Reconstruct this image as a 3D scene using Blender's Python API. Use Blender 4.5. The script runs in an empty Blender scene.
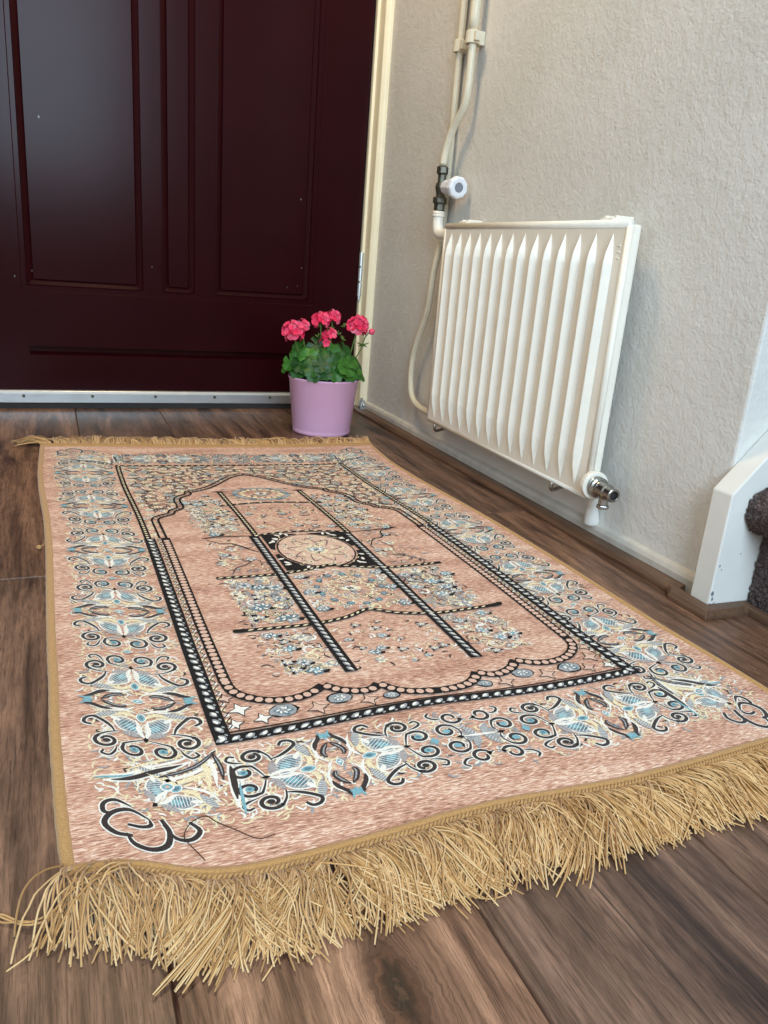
import bpy, math, random
import numpy as np
from mathutils import Matrix, Vector, noise
random.seed(11)
SC = bpy.context.scene
COL = SC.collection
R_ = math.radians
PI = math.pi

# ------------------------------------------------------------------ camera
def setup_camera():
    f = 776.0
    dn = np.array([190-384, 2900-512, f], float); dn /= np.linalg.norm(dn)
    dp = np.array([45-384, 232-512, f], float); dp -= dn*(dp@dn); dp /= np.linalg.norm(dp)
    xr = np.cross(dn, dp)
    R = np.stack([xr, dp, -dn])
    right = R@[1, 0, 0]; up = R@[0, -1, 0]; back = R@[0, 0, -1]
    M = Matrix.Identity(4)
    for i in range(3):
        M[i][0], M[i][1], M[i][2] = right[i], up[i], back[i]
    M[2][3] = 0.44
    cd = bpy.data.cameras.new('camera'); cd.sensor_fit = 'HORIZONTAL'; cd.sensor_width = 36
    cd.lens = f/768*36; cd.clip_start = 0.02
    # frame is 768 wide, principal point at its centre
    c = bpy.data.objects.new('camera', cd); COL.objects.link(c); c.matrix_world = M
    SC.camera = c
setup_camera()

# ------------------------------------------------------------------ world, lights, exposure
w = bpy.data.worlds.new('world'); SC.world = w; w.use_nodes = True
bg = w.node_tree.nodes['Background']; bg.inputs[0].default_value = (0.80, 0.90, 1.0, 1); bg.inputs[1].default_value = 0.5
def area(name, loc, target, sx, sy, power, color):
    l = bpy.data.lights.new(name, 'AREA'); l.shape = 'RECTANGLE'; l.size = sx; l.size_y = sy
    l.energy = power; l.color = color
    o = bpy.data.objects.new(name, l); COL.objects.link(o); o.location = loc
    d = Vector(target)-Vector(loc); o.rotation_euler = d.to_track_quat('-Z', 'Y').to_euler()
    return o
area('window_light', (-0.05, -1.62, 1.55), (0.25, 1.2, 0.45), 1.15, 1.5, 92, (0.64, 0.83, 1.0))
area('ceiling_light', (0.20, 1.62, 2.05), (0.24, 1.62, 0), 0.30, 0.30, 15.5, (1.0, 0.74, 0.42))
vs = SC.view_settings
vs.view_transform = 'Standard'; vs.look = 'None'; vs.gamma = 1; vs.exposure = 0.08
vs.use_curve_mapping = False

# ------------------------------------------------------------------ materials
def srgb(r, g, b):
    f = lambda c: (c/255/12.92 if c/255 <= 0.04045 else ((c/255+0.055)/1.055)**2.4)
    return (f(r), f(g), f(b), 1)
class NT:
    def __init__(s, name):
        s.m = bpy.data.materials.new(name); s.m.use_nodes = True; s.t = s.m.node_tree
        s.b = s.t.nodes['Principled BSDF']
    def n(s, typ, **kw):
        x = s.t.nodes.new(typ)
        for k, v in kw.items():
            setattr(x, k, v)
        return x
    def l(s, a, b): s.t.links.new(a, b)
    def coords(s, scale=(1, 1, 1)):
        tc = s.n('ShaderNodeTexCoord'); mp = s.n('ShaderNodeMapping'); mp.inputs['Scale'].default_value = scale
        s.l(tc.outputs['Object'], mp.inputs['Vector']); return mp.outputs['Vector']
    def noise(s, vec, scale, detail=4, rough=0.55, dist=0):
        x = s.n('ShaderNodeTexNoise'); x.inputs['Scale'].default_value = scale; x.inputs['Detail'].default_value = detail
        x.inputs['Roughness'].default_value = rough; x.inputs['Distortion'].default_value = dist
        if vec is not None: s.l(vec, x.inputs['Vector'])
        return x.outputs['Fac']
    def ramp(s, fac, stops):
        x = s.n('ShaderNodeValToRGB'); e = x.color_ramp.elements
        while len(e) < len(stops): e.new(0.5)
        for i, (p, c) in enumerate(stops):
            e[i].position = p; e[i].color = c
        s.l(fac, x.inputs['Fac']); return x.outputs['Color']
    def mix(s, fac, a, b, mode='MIX'):
        x = s.n('ShaderNodeMix'); x.data_type = 'RGBA'; x.blend_type = mode
        for sock, v in ((x.inputs[0], fac), (x.inputs[6], a), (x.inputs[7], b)):
            if hasattr(v, 'links'): s.l(v, sock)
            else: sock.default_value = v
        return x.outputs[2]
    def bump(s, h, strength=0.3, dist=0.002):
        x = s.n('ShaderNodeBump'); x.inputs['Strength'].default_value = strength; x.inputs['Distance'].default_value = dist
        s.l(h, x.inputs['Height']); s.l(x.outputs['Normal'], s.b.inputs['Normal'])
def plain(name, col, rough=0.5, metal=0.0, var=0.0, vscale=40, bump=0.0, bscale=200, spec=None):
    k = NT(name); k.b.inputs['Roughness'].default_value = rough; k.b.inputs['Metallic'].default_value = metal
    if spec is not None: k.b.inputs['Specular IOR Level'].default_value = spec
    v = k.coords()
    d = tuple(c*(1-var) for c in col[:3])+(1,); e = tuple(min(1, c*(1+var)) for c in col[:3])+(1,)
    k.l(k.ramp(k.noise(v, vscale), [(0.3, d), (0.7, e)]), k.b.inputs['Base Color'])
    if bump: k.bump(k.noise(v, bscale), bump, 0.001)
    return k.m

def plaster():
    k = NT('rough_plaster'); v = k.coords()
    k.l(k.ramp(k.noise(v, 6, 5), [(0.3, srgb(207, 204, 197)), (0.7, srgb(217, 214, 208))]), k.b.inputs['Base Color'])
    k.b.inputs['Roughness'].default_value = 0.62
    a = k.noise(v, 55, 5, 0.62); b = k.noise(v, 210, 3, 0.6)
    s = k.n('ShaderNodeMath', operation='MULTIPLY_ADD'); k.l(b, s.inputs[0]); s.inputs[1].default_value = 0.45; k.l(a, s.inputs[2])
    k.bump(s.outputs[0], 0.42, 0.006); return k.m
M_WALL = plaster()
M_WHITE = plain('old_white_paint', srgb(222, 219, 212), 0.42, var=0.05, vscale=14, bump=0.12, bscale=50)
M_BASE = plain('shaded_white_paint', srgb(194, 188, 178), 0.5, var=0.10, vscale=30, bump=0.25, bscale=60)  # white paint greyed, the shade at the wall foot put into its colour
M_JAMB = plain('cream_gloss_paint', srgb(236, 224, 192), 0.4, var=0.04, vscale=14, bump=0.08, bscale=40)
M_RAD = plain('radiator_cream_paint', srgb(233, 226, 212), 0.38, var=0.03, vscale=25, bump=0.05, bscale=60)
M_PIPE = plain('pipe_cream_paint', srgb(214, 204, 180), 0.4, var=0.05, vscale=40, bump=0.05, bscale=60)
M_DOOR = plain('mahogany_gloss_paint', srgb(40, 8, 12), 0.22, var=0.10, vscale=7, bump=0.02, bscale=30, spec=0.09)
M_SILL = plain('anodised_aluminium', srgb(190, 192, 192), 0.34, 0.75, var=0.05, vscale=20)
M_GAP = plain('gap_dark', srgb(40, 36, 34), 0.7, var=0.2)  # flat dark for the subfloor, valve socket and shaded gap under the strip
M_CHROME = plain('tarnished_chrome', srgb(165, 165, 160), 0.25, 1.0, var=0.2, vscale=150)
M_IRON = plain('grey_green_brass', srgb(92, 90, 80), 0.4, 0.8, var=0.35, vscale=120)
M_KNOB = plain('white_plastic', srgb(226, 228, 232), 0.35, var=0.02)
M_KNOBC = plain('grey_plastic', srgb(120, 124, 132), 0.4, var=0.03)
M_POT = plain('lilac_glazed_metal', srgb(224, 176, 208), 0.35, var=0.03, vscale=8)
M_SOIL = plain('potting_soil', srgb(48, 34, 26), 0.95, var=0.4, vscale=150, bump=0.6, bscale=250)
M_STEM = plain('green_stem', srgb(88, 118, 48), 0.5, var=0.2)
M_STEPW = plain('step_wood', srgb(96, 74, 58), 0.7, var=0.1)
M_THREAD = plain('dark_thread', srgb(58, 34, 32), 0.7, var=0.1)
def leafmat():
    k = NT('geranium_leaf'); gi = k.n('ShaderNodeNewGeometry')
    k.l(k.ramp(gi.outputs['Random Per Island'], [(0.0, srgb(22, 64, 20)), (0.5, srgb(34, 86, 24)), (1.0, srgb(62, 120, 36))]), k.b.inputs['Base Color'])
    k.b.inputs['Roughness'].default_value = 0.5; k.bump(k.noise(k.coords(), 90), 0.3, 0.002); return k.m
M_LEAF = leafmat()
def petalmat():
    k = NT('coral_petal'); gi = k.n('ShaderNodeNewGeometry')
    k.l(k.ramp(gi.outputs['Random Per Island'], [(0.0, srgb(214, 26, 74)), (0.5, srgb(238, 66, 108)), (1.0, srgb(252, 140, 164))]), k.b.inputs['Base Color'])
    k.b.inputs['Roughness'].default_value = 0.5; return k.m
M_PETAL = petalmat()
M_EYE = plain('flower_throat', srgb(170, 16, 36), 0.6, var=0.1)

def carpetmat():
    k = NT('stair_carpet_pile'); v = k.coords()
    k.l(k.ramp(k.noise(v, 420, 3, 0.7), [(0.30, srgb(44, 38, 40)), (0.52, srgb(88, 76, 74)), (0.72, srgb(140, 122, 116))]), k.b.inputs['Base Color'])
    k.b.inputs['Roughness'].default_value = 0.95; k.b.inputs['Specular IOR Level'].default_value = 0.1
    k.bump(k.noise(v, 500, 2), 0.8, 0.003); return k.m
M_CARPET = carpetmat()

def plinthmat():
    k = NT('brown_laminate_plinth'); v = k.coords((60, 4, 60))
    k.l(k.ramp(k.noise(v, 2, 5), [(0.3, srgb(78, 56, 42)), (0.7, srgb(112, 84, 64))]), k.b.inputs['Base Color'])
    k.b.inputs['Roughness'].default_value = 0.42; return k.m
M_PLINTH = plinthmat()

def floormat():
    k = NT('rustic_oak_laminate')
    at = k.n('ShaderNodeAttribute', attribute_name='plank')       # r: tone, g: offset, b: warmth
    sep = k.n('ShaderNodeSeparateColor'); k.l(at.outputs['Color'], sep.inputs[0])
    tc = k.n('ShaderNodeTexCoord')
    off = k.n('ShaderNodeCombineXYZ')
    m1 = k.n('ShaderNodeMath', operation='MULTIPLY'); k.l(sep.outputs[1], m1.inputs[0]); m1.inputs[1].default_value = 37.0
    for i in range(3): k.l(m1.outputs[0], off.inputs[i])
    # one knot swirls the grain of the plank in front
    kn = k.n('ShaderNodeVectorMath', operation='SUBTRACT'); k.l(tc.outputs['Object'], kn.inputs[0]); kn.inputs[1].default_value = (0.184, 0.331, 0)
    kl = k.n('ShaderNodeVectorMath', operation='MULTIPLY'); k.l(kn.outputs[0], kl.inputs[0]); kl.inputs[1].default_value = (1.0, 0.45, 0)
    kd = k.n('ShaderNodeTexNoise'); kd.inputs['Scale'].default_value = 130; k.l(tc.outputs['Object'], kd.inputs['Vector'])
    ks = k.n('ShaderNodeVectorMath', operation='MULTIPLY_ADD'); k.l(kd.outputs['Color'], ks.inputs[0]); ks.inputs[1].default_value = (0.009, 0.009, 0); ks.inputs[2].default_value = (-0.0045, -0.0045, 0)
    kk = k.n('ShaderNodeVectorMath', operation='ADD'); k.l(kl.outputs[0], kk.inputs[0]); k.l(ks.outputs[0], kk.inputs[1])
    ln = k.n('ShaderNodeVectorMath', operation='LENGTH'); k.l(kk.outputs[0], ln.inputs[0])
    gauss = k.n('ShaderNodeMath', operation='MULTIPLY'); k.l(ln.outputs['Value'], gauss.inputs[0]); gauss.inputs[1].default_value = -38.0
    ex = k.n('ShaderNodeMath', operation='EXPONENT'); k.l(gauss.outputs[0], ex.inputs[0])
    sx = k.n('ShaderNodeMath', operation='MULTIPLY'); k.l(ex.outputs[0], sx.inputs[0]); sx.inputs[1].default_value = 0.045
    push = k.n('ShaderNodeVectorMath', operation='SCALE'); k.l(kn.outputs[0], push.inputs[0])
    # scale push direction by falloff / length
    dv = k.n('ShaderNodeMath', operation='DIVIDE'); k.l(sx.outputs[0], dv.inputs[0]); ad = k.n('ShaderNodeMath', operation='ADD'); k.l(ln.outputs['Value'], ad.inputs[0]); ad.inputs[1].default_value = 0.012
    k.l(ad.outputs[0], dv.inputs[1]); k.l(dv.outputs[0], push.inputs['Scale'])
    warp = k.n('ShaderNodeVectorMath', operation='SUBTRACT'); k.l(tc.outputs['Object'], warp.inputs[0]); k.l(push.outputs[0], warp.inputs[1])
    add = k.n('ShaderNodeVectorMath', operation='ADD'); k.l(warp.outputs[0], add.inputs[0]); k.l(off.outputs[0], add.inputs[1])
    def mapped(sc):
        mp = k.n('ShaderNodeMapping'); mp.inputs['Scale'].default_value = sc; k.l(add.outputs[0], mp.inputs['Vector']); return mp.outputs['Vector']
    fine = k.noise(mapped((1, 0.05, 1)), 330, 4, 0.7, 0.4)
    broad = k.noise(mapped((1, 0.10, 1)), 26, 5, 0.6, 1.2)
    rings = k.n('ShaderNodeTexWave', wave_type='BANDS', bands_direction='X'); k.l(mapped((1, 0.10, 1)), rings.inputs['Vector'])
    rings.inputs['Scale'].default_value = 16; rings.inputs['Distortion'].default_value = 9; rings.inputs['Detail'].default_value = 3; rings.inputs['Detail Scale'].default_value = 1.4
    light = k.mix(sep.outputs[2], srgb(150, 118, 102), srgb(184, 138, 104))
    dark = k.mix(sep.outputs[2], srgb(62, 45, 38), srgb(84, 50, 33))
    c = k.mix(k.ramp(broad, [(0.33, (0, 0, 0, 1)), (0.66, (1, 1, 1, 1))]), dark, light)
    rr = k.ramp(rings.outputs['Fac'], [(0.0, (0.62, 0.58, 0.55, 1)), (0.35, (1, 1, 1, 1)), (1, (1, 1, 1, 1))])
    c = k.mix(0.55, c, rr, 'MULTIPLY')
    fr = k.ramp(fine, [(0.36, (0.42, 0.37, 0.34, 1)), (0.52, (1, 1, 1, 1))])
    c = k.mix(0.75, c, fr, 'MULTIPLY')
    pores = k.ramp(k.noise(mapped((1, 0.035, 1)), 1100, 2, 0.6), [(0.36, (0.38, 0.32, 0.30, 1)), (0.46, (1, 1, 1, 1))])
    c = k.mix(0.7, c, pores, 'MULTIPLY')
    worn = k.ramp(k.noise(mapped((1, 0.3, 1)), 60, 6, 0.75, 1.5), [(0.45, (0.72, 0.68, 0.67, 1)), (0.6, (1.12, 1.1, 1.08, 1))])
    c = k.mix(0.6, c, worn, 'MULTIPLY')
    tone = k.n('ShaderNodeCombineColor')
    for i in range(3): k.l(sep.outputs[0], tone.inputs[i])
    c = k.mix(1.0, c, tone.outputs[0], 'MULTIPLY')
    # occasional dark mineral streaks
    st = k.ramp(k.noise(mapped((1, 0.035, 1)), 34, 3, 0.7, 2.0), [(0.26, (0.16, 0.13, 0.12, 1)), (0.33, (1, 1, 1, 1))])
    c = k.mix(0.85, c, st, 'MULTIPLY')
    core = k.ramp(ln.outputs['Value'], [(0.0, (0.85, 0.82, 0.76, 1)), (0.0030, (0.6, 0.55, 0.5, 1)), (0.0040, (0.06, 0.04, 0.03, 1)), (0.0075, (0.10, 0.06, 0.05, 1)), (0.0095, (0.8, 0.62, 0.5, 1)), (0.016, (1, 1, 1, 1))])
    c = k.mix(1.0, c, core, 'MULTIPLY')
    k.l(c, k.b.inputs['Base Color']); k.b.inputs['Roughness'].default_value = 0.42
    k.bump(fine, 0.25, 0.0015); return k.m
M_FLOOR = floormat()

def weave(name, stops, sx=110, sy=680, bump=0.25):
    k = NT(name); v = k.coords((sx, sy, 1))
    f = k.noise(v, 1.0, 3, 0.65, 0.4)
    big = k.noise(k.coords((6, 30, 1)), 1.0, 3, 0.5)
    mm = k.n('ShaderNodeMath', operation='MULTIPLY_ADD'); k.l(big, mm.inputs[0]); mm.inputs[1].default_value = 0.35; 
    su = k.n('ShaderNodeMath', operation='SUBTRACT'); k.l(f, su.inputs[0]); su.inputs[1].default_value = 0.175; k.l(su.outputs[0], mm.inputs[2])
    k.l(k.ramp(mm.outputs[0], stops), k.b.inputs['Base Color'])
    k.b.inputs['Roughness'].default_value = 0.85; k.b.inputs['Specular IOR Level'].default_value = 0.2
    k.b.inputs['Sheen Weight'].default_value = 0.15
    k.bump(f, bump, 0.002); return k.m
M_RUG = weave('melange_pink_weave', [(0.30, srgb(112, 74, 62)), (0.41, srgb(178, 128, 106)), (0.53, srgb(210, 161, 135)), (0.64, srgb(240, 216, 196))])
def yarn(name, a, b, rough=0.8, sheen=0.2):
    k = NT(name); v = k.coords((1, 1, 1))
    k.l(k.ramp(k.noise(v, 900, 2, 0.6), [(0.35, a), (0.65, b)]), k.b.inputs['Base Color'])
    k.b.inputs['Roughness'].default_value = rough; k.b.inputs['Sheen Weight'].default_value = sheen; k.b.inputs['Specular IOR Level'].default_value = 0.2
    return k.m
Y_BLACK = yarn('black_yarn', srgb(20, 19, 20), srgb(42, 38, 38), 0.9, 0.0)
Y_BROWN = yarn('dark_brown_yarn', srgb(30, 22, 21), srgb(58, 42, 37))
Y_WHITE = yarn('white_yarn', srgb(222, 216, 206), srgb(248, 244, 234))
Y_CREAM = yarn('cream_gold_yarn', srgb(214, 192, 146), srgb(246, 234, 200))
Y_GREY = yarn('grey_blue_yarn', srgb(120, 124, 130), srgb(176, 176, 176))
Y_BLUE = yarn('blue_yarn', srgb(66, 96, 112), srgb(108, 140, 150))
Y_CYAN = yarn('turquoise_yarn', srgb(92, 146, 162), srgb(144, 188, 194))
Y_PINK = yarn('pink_yarn', srgb(200, 156, 136), srgb(228, 194, 172))
RUGM = [M_RUG, Y_BLACK, Y_BROWN, Y_WHITE, Y_CREAM, Y_GREY, Y_BLUE, Y_CYAN, Y_PINK]
RUG, BLK, BRN, WHT, CRM, GRY, BLU, CYN, PNK = range(9)
M_BIND = yarn('tan_binding_yarn', srgb(164, 122, 72), srgb(194, 152, 98))
def fringemat():
    k = NT('golden_fringe_yarn'); gi = k.n('ShaderNodeNewGeometry')
    k.l(k.ramp(gi.outputs['Random Per Island'], [(0.0, srgb(164, 118, 62)), (0.45, srgb(196, 150, 92)), (1.0, srgb(222, 186, 134))]), k.b.inputs['Base Color'])
    k.b.inputs['Roughness'].default_value = 0.6; k.b.inputs['Sheen Weight'].default_value = 0.2; return k.m
M_FRINGE = fringemat()

# ------------------------------------------------------------------ mesh helpers
class MB:
    def __init__(s): s.v = []; s.f = []; s.m = []
    def add(s, vs, fs, mi=0):
        o = len(s.v); s.v += [tuple(p) for p in vs]; s.f += [tuple(i+o for i in f) for f in fs]; s.m += [mi]*len(fs)
    def box(s, a, b, mi=0):
        x0, y0, z0 = a; x1, y1, z1 = b
        s.add([(x0, y0, z0), (x1, y0, z0), (x1, y1, z0), (x0, y1, z0), (x0, y0, z1), (x1, y0, z1), (x1, y1, z1), (x0, y1, z1)],
              [(0, 3, 2, 1), (4, 5, 6, 7), (0, 1, 5, 4), (1, 2, 6, 5), (2, 3, 7, 6), (3, 0, 4, 7)], mi)
    def tube(s, pts, r, n=10, mi=0, cap=True):
        P = [Vector(p) for p in pts]; L = len(P)
        rr = r if hasattr(r, '__len__') else [r]*L
        vs = []; fs = []; up = None
        for i in range(L):
            t = (P[min(i+1, L-1)]-P[max(i-1, 0)])
            if t.length < 1e-9: t = Vector((0, 0, 1))
            t.normalize()
            if up is None:
                up = Vector((0, 0, 1)) if abs(t.z) < 0.9 else Vector((1, 0, 0))
            a = t.cross(up)
            if a.length < 1e-6: a = t.orthogonal()
            a.normalize(); b = a.cross(t).normalized(); up = b
            for j in range(n):
                q = 2*PI*j/n; vs.append(P[i]+a*(math.cos(q)*rr[i])+b*(math.sin(q)*rr[i]))
        for i in range(L-1):
            for j in range(n):
                k = (j+1) % n; fs.append((i*n+j, i*n+k, (i+1)*n+k, (i+1)*n+j))
        if cap:
            fs.append(tuple(range(n))[::-1]); fs.append(tuple((L-1)*n+j for j in range(n)))
        s.add(vs, fs, mi)
    def lathe(s, prof, c=(0, 0, 0), axis=(0, 0, 1), n=40, mi=0, caps=(False, False)):
        ax = Vector(axis).normalized(); a = ax.orthogonal().normalized(); b = ax.cross(a); C = Vector(c)
        vs = []; fs = []; L = len(prof)
        for r, h in prof:
            for j in range(n):
                q = 2*PI*j/n; vs.append(C+ax*h+(a*math.cos(q)+b*math.sin(q))*r)
        for i in range(L-1):
            for j in range(n):
                k = (j+1) % n; fs.append((i*n+j, i*n+k, (i+1)*n+k, (i+1)*n+j))
        if caps[0]: fs.append(tuple(range(n))[::-1])
        if caps[1]: fs.append(tuple((L-1)*n+j for j in range(n)))
        s.add(vs, fs, mi)
    def prism(s, poly, f, mi=0):     # poly: 2-D outline, f(p, k) -> 3-D for k = 0, 1
        n = len(poly); vs = [f(p, 0) for p in poly]+[f(p, 1) for p in poly]
        fs = [(i, (i+1) % n, n+(i+1) % n, n+i) for i in range(n)]+[tuple(range(n))[::-1], tuple(range(n, 2*n))]
        s.add(vs, fs, mi)
    def build(s, name, mats, parent=None, smooth=False, bevel=0, loc=None):
        off = Vector(parent.location) if parent is not None else Vector(loc or (0, 0, 0))
        if parent is not None and parent.parent is not None: off = off+parent.parent.location
        me = bpy.data.meshes.new(name)
        me.from_pydata([(p[0]-off.x, p[1]-off.y, p[2]-off.z) for p in s.v], [], s.f)
        for m in (mats if isinstance(mats, list) else [mats]): me.materials.append(m)
        me.polygons.foreach_set('material_index', s.m)
        if smooth: me.polygons.foreach_set('use_smooth', [True]*len(s.f))
        me.update(); me.validate()
        o = bpy.data.objects.new(name, me); COL.objects.link(o)
        if parent is not None: o.parent = parent
        elif loc: o.location = loc
        if bevel:
            b = o.modifiers.new('bevel', 'BEVEL'); b.width = bevel; b.segments = 2; b.limit_method = 'ANGLE'; b.angle_limit = R_(35)
        return o
def recalc(o):
    import bmesh
    bm = bmesh.new(); bm.from_mesh(o.data); bmesh.ops.recalc_face_normals(bm, faces=bm.faces); bm.to_mesh(o.data); bm.free(); return o
def thing(name, label, cat, loc=(0, 0, 0), group=None):
    o = bpy.data.objects.new(name, None); COL.objects.link(o); o.location = loc; o.empty_display_size = 0.05
    return tag(o, label, cat, group)
def tag(o, label, cat, group=None):
    o['label'] = label; o['category'] = cat
    if group: o['group'] = group
    return o
def struct(o, label=None, cat=None):
    o['kind'] = 'structure'
    if label: o['label'] = label
    if cat: o['category'] = cat
    return o
def cat_rom(pts, n=6):
    P = [np.array(p, float) for p in pts]
    if len(P) < 3: 
        return [tuple(P[0]+(P[-1]-P[0])*i/n) for i in range(n+1)]
    Q = [2*P[0]-P[1]]+P+[2*P[-1]-P[-2]]; out = []
    for i in range(1, len(Q)-2):
        for j in range(n):
            t = j/n; a, b, c, d = Q[i-1:i+3]
            out.append(tuple(0.5*(2*b+(c-a)*t+(2*a-5*b+4*c-d)*t*t+(3*b-a-3*c+d)*t**3)))
    out.append(tuple(P[-1])); return out

WX = 0.866          # right wall plane
DY = 2.213          # door leaf plane

# ------------------------------------------------------------------ floor
def build_floor():
    pw = 0.2145; x0 = 0.05
    me_v = []; me_f = []; colr = []
    rnd = random.Random(5)
    joints = {-1: [1.058], 0: [], 1: [], 2: [], 3: [1.205], -2: [0.7]}
    tones = {(-1, 0): (0.86, 0.42), (-1, 1): (0.80, 0.72), (0, 0): (1.38, 0.55), (1, 0): (0.82, 0.22), (2, 0): (0.80, 0.35), (3, 0): (0.86, 0.55), (3, 1): (0.70, 0.30)}
    for i in range(-9, 5):
        xa, xb = x0+pw*i, x0+pw*(i+1)
        js = joints.get(i, [rnd.uniform(0, 1.9)])
        ys = [-2.2]+([-0.6, 0.12] if False else [])+js+[2.36]
        if i == 0: ys = [-2.2, 1.62, 2.36]
        if i == 1: ys = [-2.2, 1.45, 2.36]
        for j in range(len(ys)-1):
            ya, yb = ys[j], ys[j+1]
            g = 0.0009
            t, wv = tones.get((i, j), (rnd.uniform(0.75, 1.0), rnd.random()))
            # plank top with a small eased edge, then a V groove
            P = [(xa, ya), (xb, ya), (xb, yb), (xa, yb)]
            o = len(me_v)
            me_v += [(p[0], p[1], -0.0030) for p in P]
            me_v += [(xa+g, ya+g, -0.0012), (xb-g, ya+g, -0.0012), (xb-g, yb-g, -0.0012), (xa+g, yb-g, -0.0012)]
            me_v += [(xa+2*g, ya+2*g, 0), (xb-2*g, ya+2*g, 0), (xb-2*g, yb-2*g, 0), (xa+2*g, yb-2*g, 0)]
            fs = []
            for a in (0, 4):
                for q in range(4): fs.append((o+a+q, o+a+(q+1) % 4, o+a+4+(q+1) % 4, o+a+4+q))
            fs.append((o+8, o+9, o+10, o+11))
            me_f += fs; colr += [(t, rnd.random(), wv, 1)]*len(fs)
    me = bpy.data.meshes.new('floor'); me.from_pydata(me_v, [], me_f); me.materials.append(M_FLOOR)
    at = me.color_attributes.new('plank', 'FLOAT_COLOR', 'CORNER')
    li = 0
    for p, c in zip(me.polygons, colr):
        for k in p.loop_indices: at.data[k].color = c
    ob = bpy.data.objects.new('floor', me); COL.objects.link(ob)
    b = MB(); b.box((-1.9, -2.2, -0.05), (2.3, 2.36, -0.0030)); b.build('subfloor', M_GAP, ob)
    struct(ob, 'rustic brown wood-look plank floor', 'floor')
build_floor()

# ------------------------------------------------------------------ walls, skirting
b = MB(); b.box((WX, 0.774, 0), (WX+0.10, 2.36, 2.4))
struct(b.build('wall_right', M_WALL, bevel=0.004), 'white rough plaster wall behind the radiator', 'wall')
b = MB(); b.box((WX+0.10, 0.776, 0), (2.3, 0.876, 2.4)); struct(b.build('wall_side', M_WALL), 'plaster wall beside the stair', 'wall')
b = MB(); b.box((-2.0, 2.30, 0), (-0.262, 2.40, 2.4)); b.box((-0.262, 2.30, 2.06), (WX, 2.40, 2.4))
struct(b.build('wall_back', M_WALL), 'plaster wall around the front door', 'wall')
# the rest of the hall, behind and beside the camera
b = MB(); b.box((-1.30, -1.75, 0), (-1.20, 2.40, 2.4)); struct(b.build('wall_left', M_WALL), 'plaster wall on the far left side of the hall', 'wall')
b = MB(); b.box((-1.3, -1.85, 0), (-0.65, -1.75, 2.4)); b.box((0.55, -1.85, 0), (2.3, -1.75, 2.4)); b.box((-0.65, -1.85, 0), (0.55, -1.75, 0.78)); b.box((-0.65, -1.85, 2.32), (0.55, -1.75, 2.4))
struct(b.build('wall_front', M_WALL), 'plaster wall with the hall window opposite the front door', 'wall')
b = MB(); b.box((-1.3, -1.85, 2.4), (2.3, 2.40, 2.5)); struct(b.build('ceiling', M_WALL), 'plain plaster hall ceiling', 'ceiling')
# white painted baseboard with a soft rounded top, then a brown plinth strip on the floor
def profile_run(name, prof, y0, y1, mat):
    b = MB(); b.prism(prof, lambda p, k: (p[0], (y0, y1)[k], p[1])); return recalc(b.build(name, mat, bevel=0.0015))
struct(profile_run('baseboard_right', [(WX+0.004, 0), (0.856, 0), (0.855, 0.024), (0.858, 0.031), (WX+0.004, 0.036)], 0.772, 2.2, M_BASE), 'white painted baseboard under the radiator', 'baseboard')
struct(profile_run('trim_1', [(0.8555, 0), (0.833, 0), (0.833, 0.006), (0.838, 0.0125), (0.8555, 0.015)], 0.802, 2.2, M_PLINTH), 'brown laminate plinth strip along the wall foot', 'trim')
# plinth that wraps the foot of the stair stringer
b = MB()
prof = [(0, 0), (0.020, 0), (0.020, 0.006), (0.015, 0.0125), (0.0, 0.015)]
path = [(0.852, 0.815, (-1, 0)), (0.836, 0.795, (-1, 0)), (0.834, 0.738, (-0.95, -0.95)), (0.905, 0.736, (0.0, -1))]
vs = []; n = len(prof)
for px, py, d in path:
    vs += [(px+d[0]*a, py+d[1]*a, z) for a, z in prof]
fs = [(i*n+j, i*n+(j+1) % n, (i+1)*n+(j+1) % n, (i+1)*n+j) for i in range(len(path)-1) for j in range(n)]
b.add(vs, fs+[tuple(range(n)), tuple(len(vs)-n+j for j in range(n))])
b.box((0.892, 0.30, 0), (0.905, 0.722, 0.013))
struct(recalc(b.build('trim_2', M_PLINTH, bevel=0.001)), 'brown laminate plinth wrapping the foot of the white stringer', 'trim')

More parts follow.
